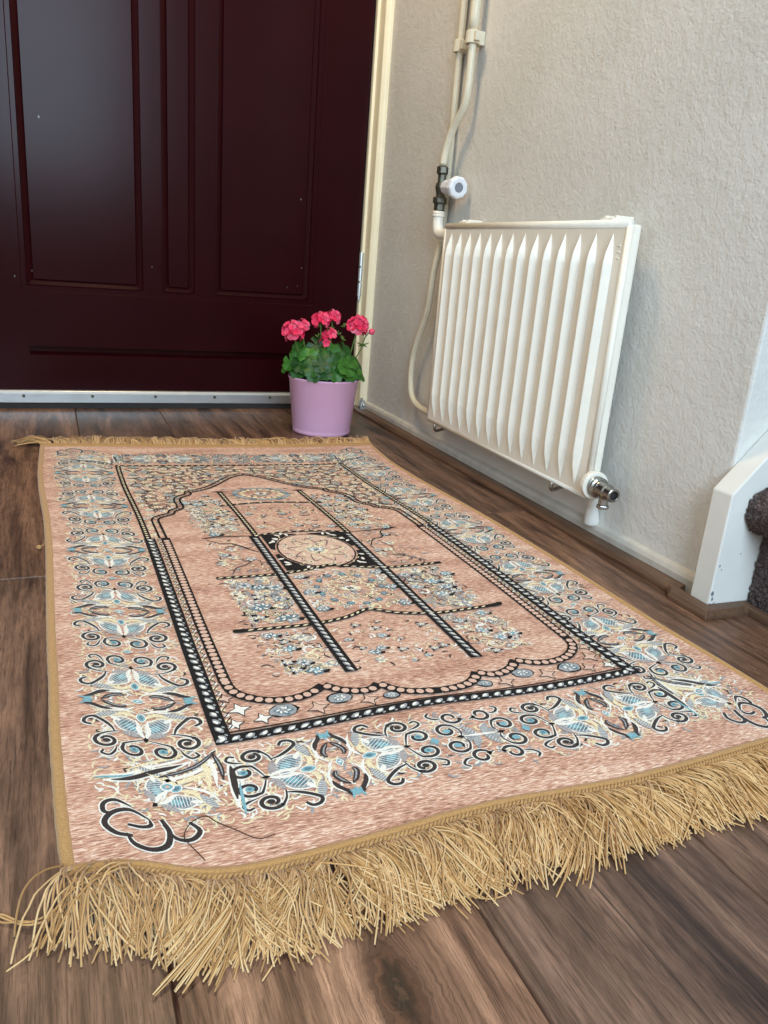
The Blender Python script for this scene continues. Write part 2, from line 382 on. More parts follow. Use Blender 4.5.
# ------------------------------------------------------------------ front door
def door():
    root = struct(bpy.data.objects.new('door_1', None), 'dark mahogany panelled front door', 'door'); COL.objects.link(root); root.location = (0.29, DY, 0)
    x0, x1, z0, z1 = -0.262, 0.836, 0.046, 2.04
    rects = [(-0.046, 0.229), (0.285, 0.363), (0.424, 0.684)]
    zb, zt = 0.314, 1.75
    prof = [(-0.016, 0.0), (-0.0035, 0.0), (-0.0025, 0.003), (0.0, 0.002), (0.0125, 0.0095), (0.0135, 0.005), (0.016, 0.005), (0.02, 0.005)]
    # grid lines
    xs = {x0, x1}; zs = {z0, z1}
    for a, c in rects:
        for d, _ in prof: xs |= {a+d, c-d}
    for d, _ in prof: zs |= {zb+d, zt-d}
    for q in (0.138, 0.146, 0.160, 0.1605, 0.2975, 0.2995, 0.3): zs.add(q)
    for q in (-0.0505, -0.05, 0.69, 0.6905, -0.062, -0.060, 0.697, 0.699): xs.add(q)
    for q in np.linspace(x0, x1, 12): xs.add(float(q))
    xs = sorted(xs); zs = sorted(zs)
    pd = [p[0] for p in prof]; pv = [p[1] for p in prof]
    def depth(x, z):
        d = 0.0
        for a, c in rects:
            q = min(x-a, c-x, z-zb, zt-z)
            if q > -0.016: d = float(np.interp(q, pd, pv)); return d+0.0015
        if -0.0502 < x < 0.6902 and 0.1402 < z < 0.1602: return 0.016
        if -0.061 < x < 0.698 and z > 0.2985: return 0.0015
        return 0.0
    b = MB()
    V = [(x, DY+depth(x, z), z) for z in zs for x in xs]; nx = len(xs)
    b.add(V, [(j*nx+i, j*nx+i+1, (j+1)*nx+i+1, (j+1)*nx+i) for j in range(len(zs)-1) for i in range(nx-1)])
    b.build('door_leaf', M_DOOR, root)
    b = MB(); b.box((x0, DY+0.018, z0), (x1, DY+0.045, z1)); b.build('door_core', M_DOOR, root)
    b = MB(); b.box((x0, DY, z0), (x0+0.002, DY+0.013, z1)); b.box((x1-0.002, DY, z0), (x1, DY+0.013, z1)); b.box((x0, DY, z0), (x1, DY+0.013, z0+0.002)); b.build('door_edge', M_DOOR, root)
    h = MB()
    for k in range(3): h.tube([(0.8385, DY-0.008, 0.333+0.042*k), (0.8385, DY-0.008, 0.371+0.042*k)], 0.0065, 10)
    h.box((0.8385, DY-0.004, 0.333), (0.848, DY+0.003, 0.455))
    h.tube([(0.8385, DY-0.008, 0.322), (0.8385, DY-0.008, 0.333)], 0.0045, 8); h.build('hinge', M_SILL, root)
    # tiny paint chips on the panels
    for (x, z, r) in ((-0.075, 0.331, 0.0018), (-0.035, 0.346, 0.0016), (0.0, 0.70, 0.0028), (0.255, 0.375, 0.0015), (0.665, 0.40, 0.0016), (0.655, 0.35, 0.0012), (0.625, 0.345, 0.0012), (0.655, 0.58, 0.002), (0.70, 0.30, 0.0014)):
        y = DY+depth(x, z)-0.0004; c = MB()
        c.add([(x+r*math.cos(q)*random.uniform(.6, 1), y, z+1.5*r*math.sin(q)*random.uniform(.6, 1)) for q in np.linspace(0, 2*PI, 7)[:-1]], [(0, 1, 2, 3, 4, 5)])
        c.build('paint_chip', M_KNOBC, root)
door()
# cream jamb at the hinge side, stepped
b = MB()
b.prism([(0.839, DY+0.09), (0.839, DY-0.01), (0.846, DY-0.01), (0.846, DY-0.05), (0.856, DY-0.058), (0.868, DY-0.058), (0.868, DY+0.09)], lambda p, k: (p[0], p[1], (0.0, 2.3)[k]))
struct(recalc(b.build('trim_3', M_JAMB, bevel=0.0025)), 'cream painted door jamb in the corner by the wall', 'trim')
# aluminium weather strip across the foot of the door
sill = bpy.data.objects.new('trim_4', None); COL.objects.link(sill); sill.location = (0.29, DY, 0); struct(sill, 'grey aluminium draught strip along the bottom of the dark door', 'trim')
b = MB(); b.prism([(DY-0.014, 0.016), (DY-0.014, 0.040), (DY-0.010, 0.047), (DY-0.001, 0.0485), (DY-0.001, 0.016)], lambda p, k: ((-0.262, 0.838)[k], p[0], p[1])); recalc(b.build('draught_strip', M_SILL, sill, bevel=0.001))
b = MB(); b.box((-0.262, DY-0.010, 0.0005), (0.838, DY+0.03, 0.0158)); b.build('dark_gap', M_GAP, sill)  # dark bar standing in for the shaded gap below the strip
for x in (-0.24, -0.072, 0.095, 0.258, 0.42, 0.58, 0.75):
    b = MB(); b.lathe([(0.0001, 0.0022), (0.003, 0.0018), (0.0042, 0)], (x, DY-0.0142, 0.034), (0, -1, 0), 12, 0); b.build('screw', M_IRON, sill)
# small grey bracket in the corner
b = MB(); b.prism([(0.852, 0.0), (0.868, 0.0), (0.868, 0.026), (0.861, 0.045), (0.856, 0.043), (0.850, 0.022)], lambda p, k: (p[0]-0.013, (2.128, 2.150)[k], p[1]))
b.lathe([(0.0001, 0.006), (0.004, 0.005), (0.006, 0)], (0.846, 2.128, 0.026), (0, -1, 0), 12)
tag(recalc(b.build('corner_bracket', M_SILL, bevel=0.002, loc=(0.85, 2.14, 0))), 'small grey metal bracket at the foot of the cream door jamb', 'bracket')

# ------------------------------------------------------------------ radiator
def radiator():
    Y0, Y1, Z0, Z1 = 1.018, 1.640, 0.087, 0.521
    XF, XB = 0.818, 0.842
    root = thing('radiator', 'cream ribbed panel radiator mounted low on the white wall', 'radiator', (0.83, 1.32, 0.09))
    b = MB()
    b.box((XF, Y0, Z0), (XB, Y1, Z1)); b.build('body', M_RAD, root, bevel=0.004)
    # ribbed front: 14 ridges that taper out at both ends
    nrib = 14; ya, yb = Y0+0.018, Y1-0.010; P = (yb-ya)/nrib; H = 0.012
    zs = [Z0+0.004, Z0+0.012, Z0+0.026, Z0+0.045, Z0+0.066]+list(np.linspace(Z0+0.08, Z1-0.06, 8))+[Z1-0.045, Z1-0.032, Z1-0.022, Z1-0.014, Z1-0.004]
    def amp(z):
        return max(0.0, min(1.0, (z-Z0-0.010)/0.052, (Z1-0.014-z)/0.042))
    shape = [(-0.5, 0), (-0.27, 0), (-0.25, 0.06), (-0.09, 0.95), (-0.06, 1.0), (-0.02, 0.98), (0.22, 0.08), (0.27, 0), (0.5, 0)]
    V = []; cols = nrib*(len(shape)-1)+1+2
    for z in zs:
        a = amp(z); row = [(XF-0.0012, Y0+0.003, z)]
        for k in range(nrib):
            yc = ya+P*(k+0.45)
            for (q, h) in (shape if k == 0 else shape[1:]):
                qq = q if abs(q) == 0.5 else -0.06+(q+0.06)*(0.10+0.90*a)
                row.append((XF-0.0012-H*h*min(1, a*1.15), yc+P*qq, z))
        row.append((XF-0.0012, Y1-0.003, z)); V += row; nc = len(row)
    b = MB(); b.add(V, [(j*nc+i, (j+1)*nc+i, (j+1)*nc+i+1, j*nc+i+1) for j in range(len(zs)-1) for i in range(nc-1)])
    b.build('ribbed_front', M_RAD, root)
    b = MB(); b.tube([(XF+0.004, Y0+0.002, Z1-0.001), (XF+0.004, Y1-0.002, Z1-0.001)], 0.0075, 12); b.build('top_seam', M_RAD, root, smooth=True)
    b = MB(); b.tube([(XF+0.004, Y0+0.002, Z0+0.002), (XF+0.004, Y1-0.002, Z0+0.002)], 0.006, 12); b.build('bottom_seam', M_RAD, root, smooth=True)
    b = MB(); b.tube([(XF+0.003, Y0+0.002, Z0+0.004), (XF+0.003, Y0+0.002, Z1-0.004)], 0.006, 12); b.build('side_seam', M_RAD, root, smooth=True)
    b = MB(); b.tube([(XF+0.003, Y1-0.002, Z0+0.004), (XF+0.003, Y1-0.002, Z1-0.004)], 0.006, 12); b.build('side_seam', M_RAD, root, smooth=True)
    for y in (1.085, 1.575):
        b = MB(); b.box((0.824, y-0.017, Z1-0.002), (0.836, y+0.017, Z1+0.010)); b.box((0.830, y-0.017, Z1+0.0), (WX-0.001, y-0.009, Z1+0.014)); b.box((0.830, y+0.009, Z1+0.0), (WX-0.001, y+0.017, Z1+0.014))
        b.build('wall_clip', M_RAD, root, bevel=0.002)
    for y in (1.11, 1.585):
        b = MB(); b.tube(cat_rom([(WX-0.004, y+0.004, Z0-0.006), (0.835, y, Z0-0.011), (0.815, y-0.003, Z0-0.014), (0.808, y-0.006, Z0-0.008), (0.8085, y-0.006, Z0+0.001)], 4), 0.0035, 8); b.build('hook', M_CHROME, root, smooth=True)
    # small embossed mark near the upper right corner
    b = MB()
    for k in range(3): b.box((XF-0.0022, Y0+0.012, Z1-0.034-0.009*k), (XF, Y0+0.020, Z1-0.031-0.009*k))
    b.build('embossed_mark', M_RAD, root, bevel=0.0008)
    # lockshield valve bottom right
    ax = (-0.12, -1, 0.0); c0 = Vector((0.826, 1.018, 0.110))
    b = MB(); b.lathe([(0.024, 0.012), (0.024, 0.0), (0.021, -0.004)], c0+Vector((0, -0.002, 0)), ax, 28, 0, (True, True)); b.build('collar', M_RAD, root, smooth=False, bevel=0.003)
    b = MB()
    b.lathe([(0.016, 0.012), (0.0175, 0.014), (0.0175, 0.018), (0.015, 0.019), (0.015, 0.021), (0.0175, 0.022), (0.0175, 0.026), (0.014, 0.028), (0.014, 0.034)], c0, ax, 24, 0, (False, True))
    b.lathe([(0.0125, 0.032), (0.0135, 0.034), (0.0135, 0.052), (0.0115, 0.054), (0.0115, 0.070), (0.0100, 0.071), (0.0075, 0.071), (0.007, 0.062), (0.0001, 0.062)], c0, ax, 24)
    b.tube([c0+Vector((-0.004, -0.042, -0.004)), c0+Vector((-0.004, -0.042, -0.024))], [0.0085, 0.0085], 6)
    b.tube([c0+Vector((-0.004, -0.042, -0.024)), c0+Vector((-0.004, -0.042, -0.030))], [0.0105, 0.0105], 6)
    o = b.build('lockshield_valve', M_CHROME, root, bevel=0.0008); 
    b = MB(); b.lathe([(0.0068, 0.0635), (0.0001, 0.0635)], c0, ax, 16); b.build('valve_socket', M_GAP, root)
    b = MB(); b.tube(cat_rom([(0.842, 1.036, 0.110), (0.850, 1.038, 0.085), (0.853, 1.038, 0.055), (0.856, 1.038, 0.030)], 5), [0.009]*10+[0.0105, 0.0115, 0.0125, 0.013, 0.0135, 0.0135], 14); b.build('tail_pipe', M_WHITE, root, smooth=True)
    # elbow into the top left header
    b = MB(); b.tube(cat_rom([(0.831, 1.709, 0.555), (0.831, 1.709, 0.535), (0.831, 1.703, 0.514), (0.831, 1.690, 0.505), (0.831, 1.665, 0.503), (0.830, 1.63, 0.502)], 5), 0.0125, 14)
    b.lathe([(0.0125, 0), (0.0148, 0.001), (0.0148, 0.005), (0.0135, 0.006), (0.0148, 0.007), (0.0148, 0.011), (0.0125, 0.012)], (0.831, 1.709, 0.542), (0, 0, 1), 20)
    b.build('inlet_elbow', M_RAD, root, smooth=True)
radiator()

# heating pipes
PX = 0.842
p = MB(); p.tube([(PX+0.012, 1.726, z) for z in (1.7, 1.2, 0.8, 0.50)], 0.0078, 12)
tag(p.build('return_pipe', M_PIPE, smooth=True, loc=(PX, 1.726, 0.5)), 'thin cream return pipe at the left of the two pipes above the radiator', 'pipe')
p = MB(); p.tube(cat_rom([(PX+0.012, 1.726, 0.499), (PX, 1.729, 0.42), (PX, 1.742, 0.335), (PX, 1.785, 0.255), (PX, 1.803, 0.205), (PX, 1.803, 0.15), (PX, 1.785, 0.113), (PX, 1.745, 0.098), (PX-0.004, 1.690, 0.096), (PX-0.010, 1.638, 0.098)], 7), 0.0078, 12)
p.build('return_bend', M_PIPE, bpy.data.objects['radiator'], smooth=True)
p = MB(); p.tube([(PX, 1.646, z) for z in (1.7, 1.2, 0.93, 0.905)], 0.0108, 14); p.tube(cat_rom([(PX, 1.646, 0.91), (PX, 1.644, 0.85), (PX, 1.645, 0.80), (PX, 1.655, 0.765), (PX-0.004, 1.690, 0.725), (PX-0.007, 1.706, 0.690), (PX-0.010, 1.711, 0.652)], 7), 0.0085, 12)
sp = p.build('supply_pipe', M_PIPE, smooth=True, loc=(PX, 1.646, 0.6)); tag(sp, 'thicker cream supply pipe that bends down into the radiator valve', 'pipe')
for (y, x, r, lab) in ((1.726, PX+0.010, 0.0078, 'cream clip holding the left return pipe to the wall'), (1.646, PX, 0.0108, 'cream clip holding the right supply pipe to the wall')):
    c = MB()
    c.lathe([(r+0.0005, -0.012), (r+0.005, -0.012), (r+0.005, 0.012), (r+0.0005, 0.012), (r+0.0005, -0.012)], (x, y, 0.893), (0, 0, 1), 18)
    c.box((x+r+0.001, y-0.010, 0.880), (WX-0.0005, y+0.010, 0.906)); c.box((x-0.006, y-r-0.013, 0.884), (x+0.006, y-r-0.003, 0.902))
    tag(c.build('pipe_clip', M_PIPE, bevel=0.0012, loc=(x, y, 0.893)), lab, 'clip', 'pipe clips')
# valve with white hand wheel
vt = thing('radiator_valve', 'tarnished metal radiator valve with a white hand wheel under the supply pipe', 'valve', (0.831, 1.709, 0.556))
b = MB(); cx, cy = 0.831, 1.709
b.lathe([(0.0085, 0.094), (0.0135, 0.092), (0.0135, 0.078), (0.0095, 0.076), (0.0095, 0.060), (0.0125, 0.056), (0.0135, 0.048), (0.0105, 0.036), (0.0095, 0.030), (0.0165, 0.027), (0.0165, 0.016), (0.0125, 0.014), (0.0125, 0.0)], (cx, cy, 0.556), (0, 0, 1), 6)
b.build('valve_body', M_IRON, vt, bevel=0.0015)
wd = Vector((0.03, -1.0, -0.06)).normalized()
wc = Vector((cx, cy, 0.606))
b = MB(); b.lathe([(0.008, 0.0), (0.008, 0.022)], wc, wd, 14, 0, (False, False)); b.build('spindle', M_IRON, vt, smooth=True)
b = MB(); b.lathe([(0.012, 0.020), (0.0155, 0.024), (0.018, 0.060), (0.0225, 0.066), (0.0242, 0.072), (0.0235, 0.082), (0.020, 0.085), (0.011, 0.085), (0.0105, 0.0835)], wc, wd, 9, 0, (True, False)); b.build('hand_wheel', M_KNOB, vt, bevel=0.0015)
b = MB(); b.lathe([(0.0108, 0.0838), (0.006, 0.0835), (0.0001, 0.083)], wc, wd, 16); b.build('hand_wheel_cap', M_KNOBC, vt)

# ------------------------------------------------------------------ stairs
def stairs():
    root = thing('staircase', 'carpeted stair end with a white stringer board at the right edge', 'staircase', (0.95, 0.6, 0))
    b = MB(); s = math.tan(R_(46.5)); X0 = 0.836
    out = [(X0, 0.0), (X0, 0.175), (1.55, 0.175+s*(1.55-X0)), (1.75, 0.175+s*(1.55-X0)), (1.75, 0.35), (1.05, 0.0)]
    b.prism(out, lambda p, k: (p[0], (0.738, 0.7735)[k], p[1])); recalc(b.build('stringer', M_WHITE, root, bevel=0.002))
    for (x, z, r) in ((0.876, 0.088, 0.0014), (0.842, 0.072, 0.002), (0.846, 0.066, 0.0014), (0.8395, 0.030, 0.0035), (0.841, 0.022, 0.0025)):
        ch = MB(); ch.add([(x+r*math.cos(q)*random.uniform(.6, 1), 0.7377, z+1.4*r*math.sin(q)*random.uniform(.6, 1)) for q in np.linspace(0, 2*PI, 7)[:-1]], [(0, 1, 2, 3, 4, 5)])
        ch.build('paint_chip', M_KNOBC, root)
    ch = MB(); ch.tube(cat_rom([(0.8365, 0.7376, 0.016), (0.841, 0.7376, 0.014), (0.848, 0.7376, 0.0165)], 3), 0.0006, 4); ch.build('paint_crack', M_KNOBC, root)
    rise, run = 0.183, 0.205; R0 = 0.910
    b = MB()
    for k in range(4): b.box((R0+run*k+0.012, 0.30, 0), (1.9, 0.7375, rise*(k+1)-0.022))
    b.build('step_carcass', M_STEPW, root)
    # carpet over riser, rounded nosing, tread
    prof = []
    for k in range(4):
        x = R0+run*k; z = rise*(k+1)
        z_b = rise*k
        prof += [(x+0.0, z_b+0.002), (x, z_b+0.04), (x, z_b+0.08), (x, z-0.062)]
        nc = (x-0.012, z-0.031); rr = 0.031
        for q in np.linspace(-60, -270, 14): prof.append((nc[0]+rr*math.cos(R_(q)), nc[1]+rr*math.sin(R_(q))))
        prof += [(x+0.03, z), (x+0.08, z), (x+0.14, z), (x+run-0.004, z)]
    pts = [np.array(p) for p in prof]; fine = []
    for a, c in zip(pts[:-1], pts[1:]):
        n = max(1, int(np.linalg.norm(c-a)/0.0022))
        for i in range(n): fine.append(a+(c-a)*i/n)
    fine = [p for p in fine if p[0] < 1.13]
    ys = np.arange(0.735, 0.40, -0.0024); rnd = np.random.RandomState(4)
    V = []; nf = len(fine)
    for y in ys:
        for i in range(nf):
            a = fine[max(0, i-2)]; c = fine[min(nf-1, i+2)]; t = c-a; t = t/(np.linalg.norm(t)+1e-9); nn = np.array([-t[1], t[0]])
            d = 0.0035*noise.noise(Vector((fine[i][0]*190, y*190, fine[i][1]*190)))+rnd.uniform(-0.0016, 0.0016)+0.002
            V.append((fine[i][0]+nn[0]*d, y+rnd.uniform(-0.0006, 0.0006), fine[i][1]+nn[1]*d))
    b = MB(); b.add(V, [(j*nf+i, j*nf+i+1, (j+1)*nf+i+1, (j+1)*nf+i) for j in range(len(ys)-1) for i in range(nf-1)])
    b.build('stair_carpet', M_CARPET, root, smooth=True)
stairs()

# ------------------------------------------------------------------ potted geranium
def geranium():
    C = Vector((0.642, 1.903, 0))
    root = thing('potted_geranium', 'pink flowering geranium in a lilac pot beside the door', 'potted plant', C)
    b = MB()
    b.lathe([(0.0001, 0.0), (0.070, 0.0), (0.0745, 0.002), (0.0755, 0.008), (0.0745, 0.011), (0.0755, 0.014), (0.0885, 0.137), (0.0905, 0.139), (0.0915, 0.142), (0.0905, 0.1445), (0.088, 0.1445), (0.0865, 0.142), (0.083, 0.118), (0.0001, 0.116)], C, (0, 0, 1), 72)
    b.build('pot', M_POT, root, smooth=True)
    b = MB(); b.lathe([(0.083, 0.122), (0.05, 0.128), (0.0001, 0.130)], C, (0, 0, 1), 24); b.build('soil', M_SOIL, root)
    rnd = random.Random(8)
    # leaves
    b = MB(); st = MB()
    def leaf(c, nrm, r):
        nrm = Vector(nrm).normalized(); a = nrm.orthogonal().normalized(); a.rotate(Matrix.Rotation(rnd.uniform(0, 6.3), 3, nrm)); e = nrm.cross(a)
        c = Vector(c); n = 30; vs = [c-nrm*r*0.12]; ring1 = []; ring2 = []
        for i in range(n):
            q = 0.22+(2*PI-0.44)*i/(n-1)
            sc = 1+0.08*math.cos(q*9)
            wv = 0.10*math.sin(q*4.5+rnd.uniform(-.2, .2))
            ring1.append(c+(a*math.cos(q)+e*math.sin(q))*r*0.55+nrm*r*(0.02+wv*0.4))
            ring2.append(c+(a*math.cos(q)+e*math.sin(q))*r*sc+nrm*r*(-0.04+wv))
        vs += ring1+ring2
        fs = [(0, 1+i, 2+i) for i in range(n-1)]+[(1+i, 1+n+i, 2+n+i, 2+i) for i in range(n-1)]
        b.add(vs, fs)
        st.tube(cat_rom([C+Vector(((c-C).x*0.35, (c-C).y*0.35, 0.125)), c*0.5+(C+Vector(((c-C).x*0.45, (c-C).y*0.45, 0.13)))*0.5, c-nrm*r*0.12], 3), 0.0016, 5)
    for i in range(64):
        q = rnd.uniform(0, 2*PI); t = rnd.random()
        rad = 0.092*math.sqrt(rnd.uniform(0.05, 1)); z = 0.150+0.062*(1-(rad/0.105)**2)+rnd.uniform(-0.008, 0.014)
        leaf(C+Vector((rad*math.cos(q), rad*math.sin(q), z)), (math.cos(q)*rad*11, math.sin(q)*rad*11-0.15, 0.75+rnd.uniform(-.2, .3)), rnd.uniform(0.019, 0.029))
    for (dx, dy, z, r) in ((-0.078, -0.03, 0.158, 0.027), (-0.05, -0.075, 0.158, 0.027), (0.0, -0.085, 0.160, 0.026), (0.045, -0.072, 0.160, 0.028), (0.08, -0.03, 0.165, 0.027), (-0.095, 0.0, 0.172, 0.024), (0.097, 0.0, 0.160, 0.022), (-0.03, -0.075, 0.180, 0.026), (0.025, -0.07, 0.185, 0.026), (0.06, -0.05, 0.178, 0.027), (-0.06, -0.045, 0.190, 0.025), (-0.075, -0.01, 0.205, 0.023), (0.0, -0.05, 0.205, 0.026), (0.04, -0.03, 0.208, 0.024), (-0.035, -0.03, 0.218, 0.024)):
        leaf(C+Vector((dx*0.96, dy*0.96, z+0.008)), (dx*9, dy*6-0.55, 0.55), r)
    b.build('foliage', M_LEAF, root, smooth=True); st.build('leaf_stalks', M_STEM, root, smooth=True)
    def floret(mb, c, nrm, r):
        nrm = Vector(nrm).normalized(); a = nrm.orthogonal().normalized(); a.rotate(Matrix.Rotation(rnd.uniform(0, 6.3), 3, nrm)); e = nrm.cross(a); c = Vector(c)
        for k in range(5):
            q = 2*PI*k/5+rnd.uniform(-.15, .15); d = a*math.cos(q)+e*math.sin(q); s = nrm.cross(d)
            up = rnd.uniform(0.25, 0.55)
            rows = [(0.0, 0.10, 0.0), (0.35, 0.34, 0.25), (0.7, 0.48, 0.42), (0.95, 0.38, 0.42), (1.05, 0.15, 0.38)]
            vs = []
            for (t, wd_, h) in rows:
                for m in (-1, 0, 1):
                    vs.append(c+d*r*t+s*r*wd_*m+nrm*r*(h*up*1.6+(0.10 if m else 0.0)*t))
            fs = [(i*3+j, i*3+j+1, (i+1)*3+j+1, (i+1)*3+j) for i in range(4) for j in range(2)]
            mb.add(vs, fs, 0)
        mb.lathe([(0.12*r, 0.0), (0.08*r, 0.14*r), (0.0001, 0.16*r)], c, nrm, 6, 1)
    heads = [((-0.092, -0.02, 0.255), 0.026, 10), ((-0.068, -0.012, 0.268), 0.018, 5), ((-0.022, -0.02, 0.285), 0.021, 7), ((0.008, -0.02, 0.294), 0.019, 6), ((-0.006, -0.045, 0.254), 0.017, 5), ((-0.020, -0.05, 0.236), 0.014, 3), ((0.080, -0.01, 0.274), 0.026, 9)]
    for (d, rad, n) in heads:
        hc = C+Vector(d); mb = MB()
        for i in range(n):
            ph = i*2.4; zz = 1-1.5*(i+0.5)/n; rr_ = math.sqrt(max(0, 1-zz*zz))
            nr = Vector((math.cos(ph)*rr_, math.sin(ph)*rr_-0.3, zz*0.8+0.15)).normalized()
            floret(mb, hc+nr*rad*0.62, nr, rad*0.72)
        h = mb.build('flower_head', [M_PETAL, M_EYE], root, smooth=True)
        s = MB(); s.tube(cat_rom([C+Vector((d[0]*0.35, d[1]*0.4, 0.13)), C+Vector((d[0]*0.75, d[1]*0.8, 0.19)), hc-Vector((0, 0, 0.004))], 5), 0.0019, 6); s.build('flower_stem', M_STEM, root, smooth=True)
    # bud on a side stem at the right, green sepals below it
    bd = C+Vector((0.118, -0.01, 0.262)); s = MB()
    s.tube(cat_rom([C+Vector((0.07, -0.01, 0.18)), C+Vector((0.092, -0.01, 0.215)), C+Vector((0.101, -0.01, 0.245)), bd-Vector((0.006, 0, 0.002))], 5), 0.0016, 6)
    for k in range(6):
        q = k*1.05; s.tube([C+Vector((0.096, -0.012, 0.228)), C+Vector((0.096+0.016*math.cos(q), -0.012+0.012*math.sin(q), 0.228+0.006*math.cos(2*q)))], [0.003, 0.0008], 5)
    s.build('flower_stem', M_STEM, root, smooth=True)
    mb = MB(); mb.lathe([(0.0001, -0.008), (0.006, -0.005), (0.0085, 0.0), (0.006, 0.007), (0.0001, 0.011)], bd, (0.9, 0, 0.4), 9); mb.build('flower_bud', M_PETAL, root, smooth=True)
    sp_ = MB()
    for k in range(10):
        q = rnd.uniform(0, 2*PI); d = Vector((rnd.uniform(-0.03, 0.05), rnd.uniform(-0.05, 0.0), rnd.uniform(0.238, 0.275)))
        for j in range(5):
            u = Vector((rnd.uniform(-1, 1), rnd.uniform(-1, 1), rnd.uniform(0, 1.2))).normalized(); sp_.tube([C+d, C+d+u*0.006, C+d+u*0.012], [0.0008, 0.0022, 0.0005], 5)
    sp_.build('green_buds', M_STEM, root, smooth=True)
geranium()

# ------------------------------------------------------------------ prayer rug
RW, RL = 735.0, 1275.0                                              # rug size, millimetres
E_LEFT = [(-0.0091, 0.490), (-0.0111, 0.5228), (-0.0133, 0.5592), (-0.0146, 0.6139), (-0.0169, 0.6742), (-0.0163, 0.7528), (-0.0179, 0.8344), (-0.0187, 0.9727), (-0.019, 1.1562), (-0.0218, 1.2926), (-0.0307, 1.4613), (-0.033, 1.5819), (-0.0298, 1.775)]
E_RIGHT = [(0.7414, 0.4692), (0.7402, 0.5461), (0.7395, 0.589), (0.7365, 0.6501), (0.732, 0.7227), (0.7324, 0.7977), (0.7320, 0.9264), (0.728, 1.0858), (0.7246, 1.1729), (0.7172, 1.2654), (0.7040, 1.4206), (0.700, 1.5685), (0.7153, 1.7332)]
E_NEAR = [(-0.0091, 0.490), (0.015, 0.490), (0.0478, 0.4788), (0.0803, 0.4577), (0.1157, 0.4519), (0.1542, 0.4522), (0.2247, 0.4557), (0.2857, 0.461), (0.3447, 0.4625), (0.3937, 0.4585), (0.4624, 0.455), (0.5357, 0.4575), (0.604, 0.462), (0.6534, 0.465), (0.7414, 0.4692)]
E_FAR = [(-0.0298, 1.775), (0.0876, 1.7645), (0.2993, 1.738), (0.5307, 1.724), (0.7153, 1.7332)]
def edge_table(pts):
    P = np.array(pts); d = np.r_[0, np.cumsum(np.hypot(*np.diff(P, axis=0).T))]; d /= d[-1]
    t = np.linspace(0, 1, 401); q = np.stack([np.interp(t, d, P[:, k]) for k in (0, 1)], 1)
    lin = P[0]+(P[-1]-P[0])*t[:, None]; r = q-lin
    ker = np.hanning(41); ker /= ker.sum()
    r = np.stack([np.convolve(np.r_[-r[40:0:-1, k], r[:, k], -r[-2:-42:-1, k]], ker, 'same')[40:441] for k in (0, 1)], 1)
    return lin+r
TL, TR, TN, TF = map(edge_table, (E_LEFT, E_RIGHT, E_NEAR, E_FAR))
TT = np.linspace(0, 1, 401)
def ev(T, t): return np.stack([np.interp(t, TT, T[:, k])+np.where(t < 0, t, np.where(t > 1, t-1, 0))*0 for k in (0, 1)], -1)
def rug_xy(uv):
    uv = np.asarray(uv, float); s = uv[..., 0]/RW; t = uv[..., 1]/RL
    sc, tc = np.clip(s, 0, 1), np.clip(t, 0, 1); s_, t_ = sc[..., None], tc[..., None]
    p = (1-t_)*ev(TN, sc)+t_*ev(TF, sc)+(1-s_)*ev(TL, tc)+s_*ev(TR, tc)-((1-s_)*(1-t_)*TN[0]+s_*(1-t_)*TN[-1]+(1-s_)*t_*TF[0]+s_*t_*TF[-1])
    p[..., 0] += (s-sc)*RW/1000; p[..., 1] += (t-tc)*RL/1000
    return p
RUG_Z = 0.0052
def rug_z(uv):
    uv = np.asarray(uv, float); u, v = uv[..., 0], uv[..., 1]
    return RUG_Z+0.0*u
RUGROOT = thing('prayer_rug', 'pink prayer rug with dark arch pattern and gold fringes on the plank floor', 'rug', (0.36, 1.1, 0))

PAT = []        # (layer, material, [uv...], faces)
def poly(pts, mi, layer): PAT.append((layer, mi, [tuple(p) for p in pts], [tuple(range(len(pts)))]))
def stroke(pts, wd, mi, layer, taper=(0.5, 0.5), n=5, smooth=True):
    P = np.array(cat_rom(pts, n) if smooth else pts, float)
    if len(P) < 2: return
    T = np.gradient(P, axis=0); L = np.hypot(T[:, 0], T[:, 1])[:, None]; T = T/np.maximum(L, 1e-9); N = np.stack([-T[:, 1], T[:, 0]], 1)
    q = np.linspace(0, 1, len(P))
    a, b = taper
    w_ = wd/2*np.minimum(1, np.minimum(a+(1-a)*q*4, b+(1-b)*(1-q)*4))
    A = P+N*w_[:, None]; B = P-N*w_[:, None]; V = np.concatenate([A, B]); m = len(P)
    PAT.append((layer, mi, [tuple(p) for p in V], [(i+1, i, m+i, m+i+1) for i in range(m-1)]))
def blob(c, rx, ry, ang, mi, layer, n=12, almond=0.0, jit=0.0):
    ca, sa = math.cos(ang), math.sin(ang); out = []
    for i in range(n):
        q = 2*PI*i/n; x = rx*math.cos(q); y = ry*math.sin(q)*(1-almond*abs(math.cos(q))**1.5)
        k = 1+random.uniform(-jit, jit); out.append((c[0]+(x*ca-y*sa)*k, c[1]+(x*sa+y*ca)*k))
    poly(out, mi, layer)
class Frame:            # local pattern axes: x forward, y lateral
    def __init__(s, o, fwd, flip=1, sc=1.0, lat=1.0):
        f = np.array(fwd, float); f /= np.linalg.norm(f); s.o = np.array(o, float); s.f = f; s.n = np.array([-f[1], f[0]])*flip; s.k = sc; s.la = lat
    def __call__(s, p): return tuple(s.o+s.f*p[0]*s.k+s.n*p[1]*s.k*s.la)
    def many(s, ps): return [s(p) for p in ps]
    def ang(s, a):      # local direction angle to rug angle
        d = s.f*math.cos(a)+s.n*math.sin(a); return math.atan2(d[1], d[0])
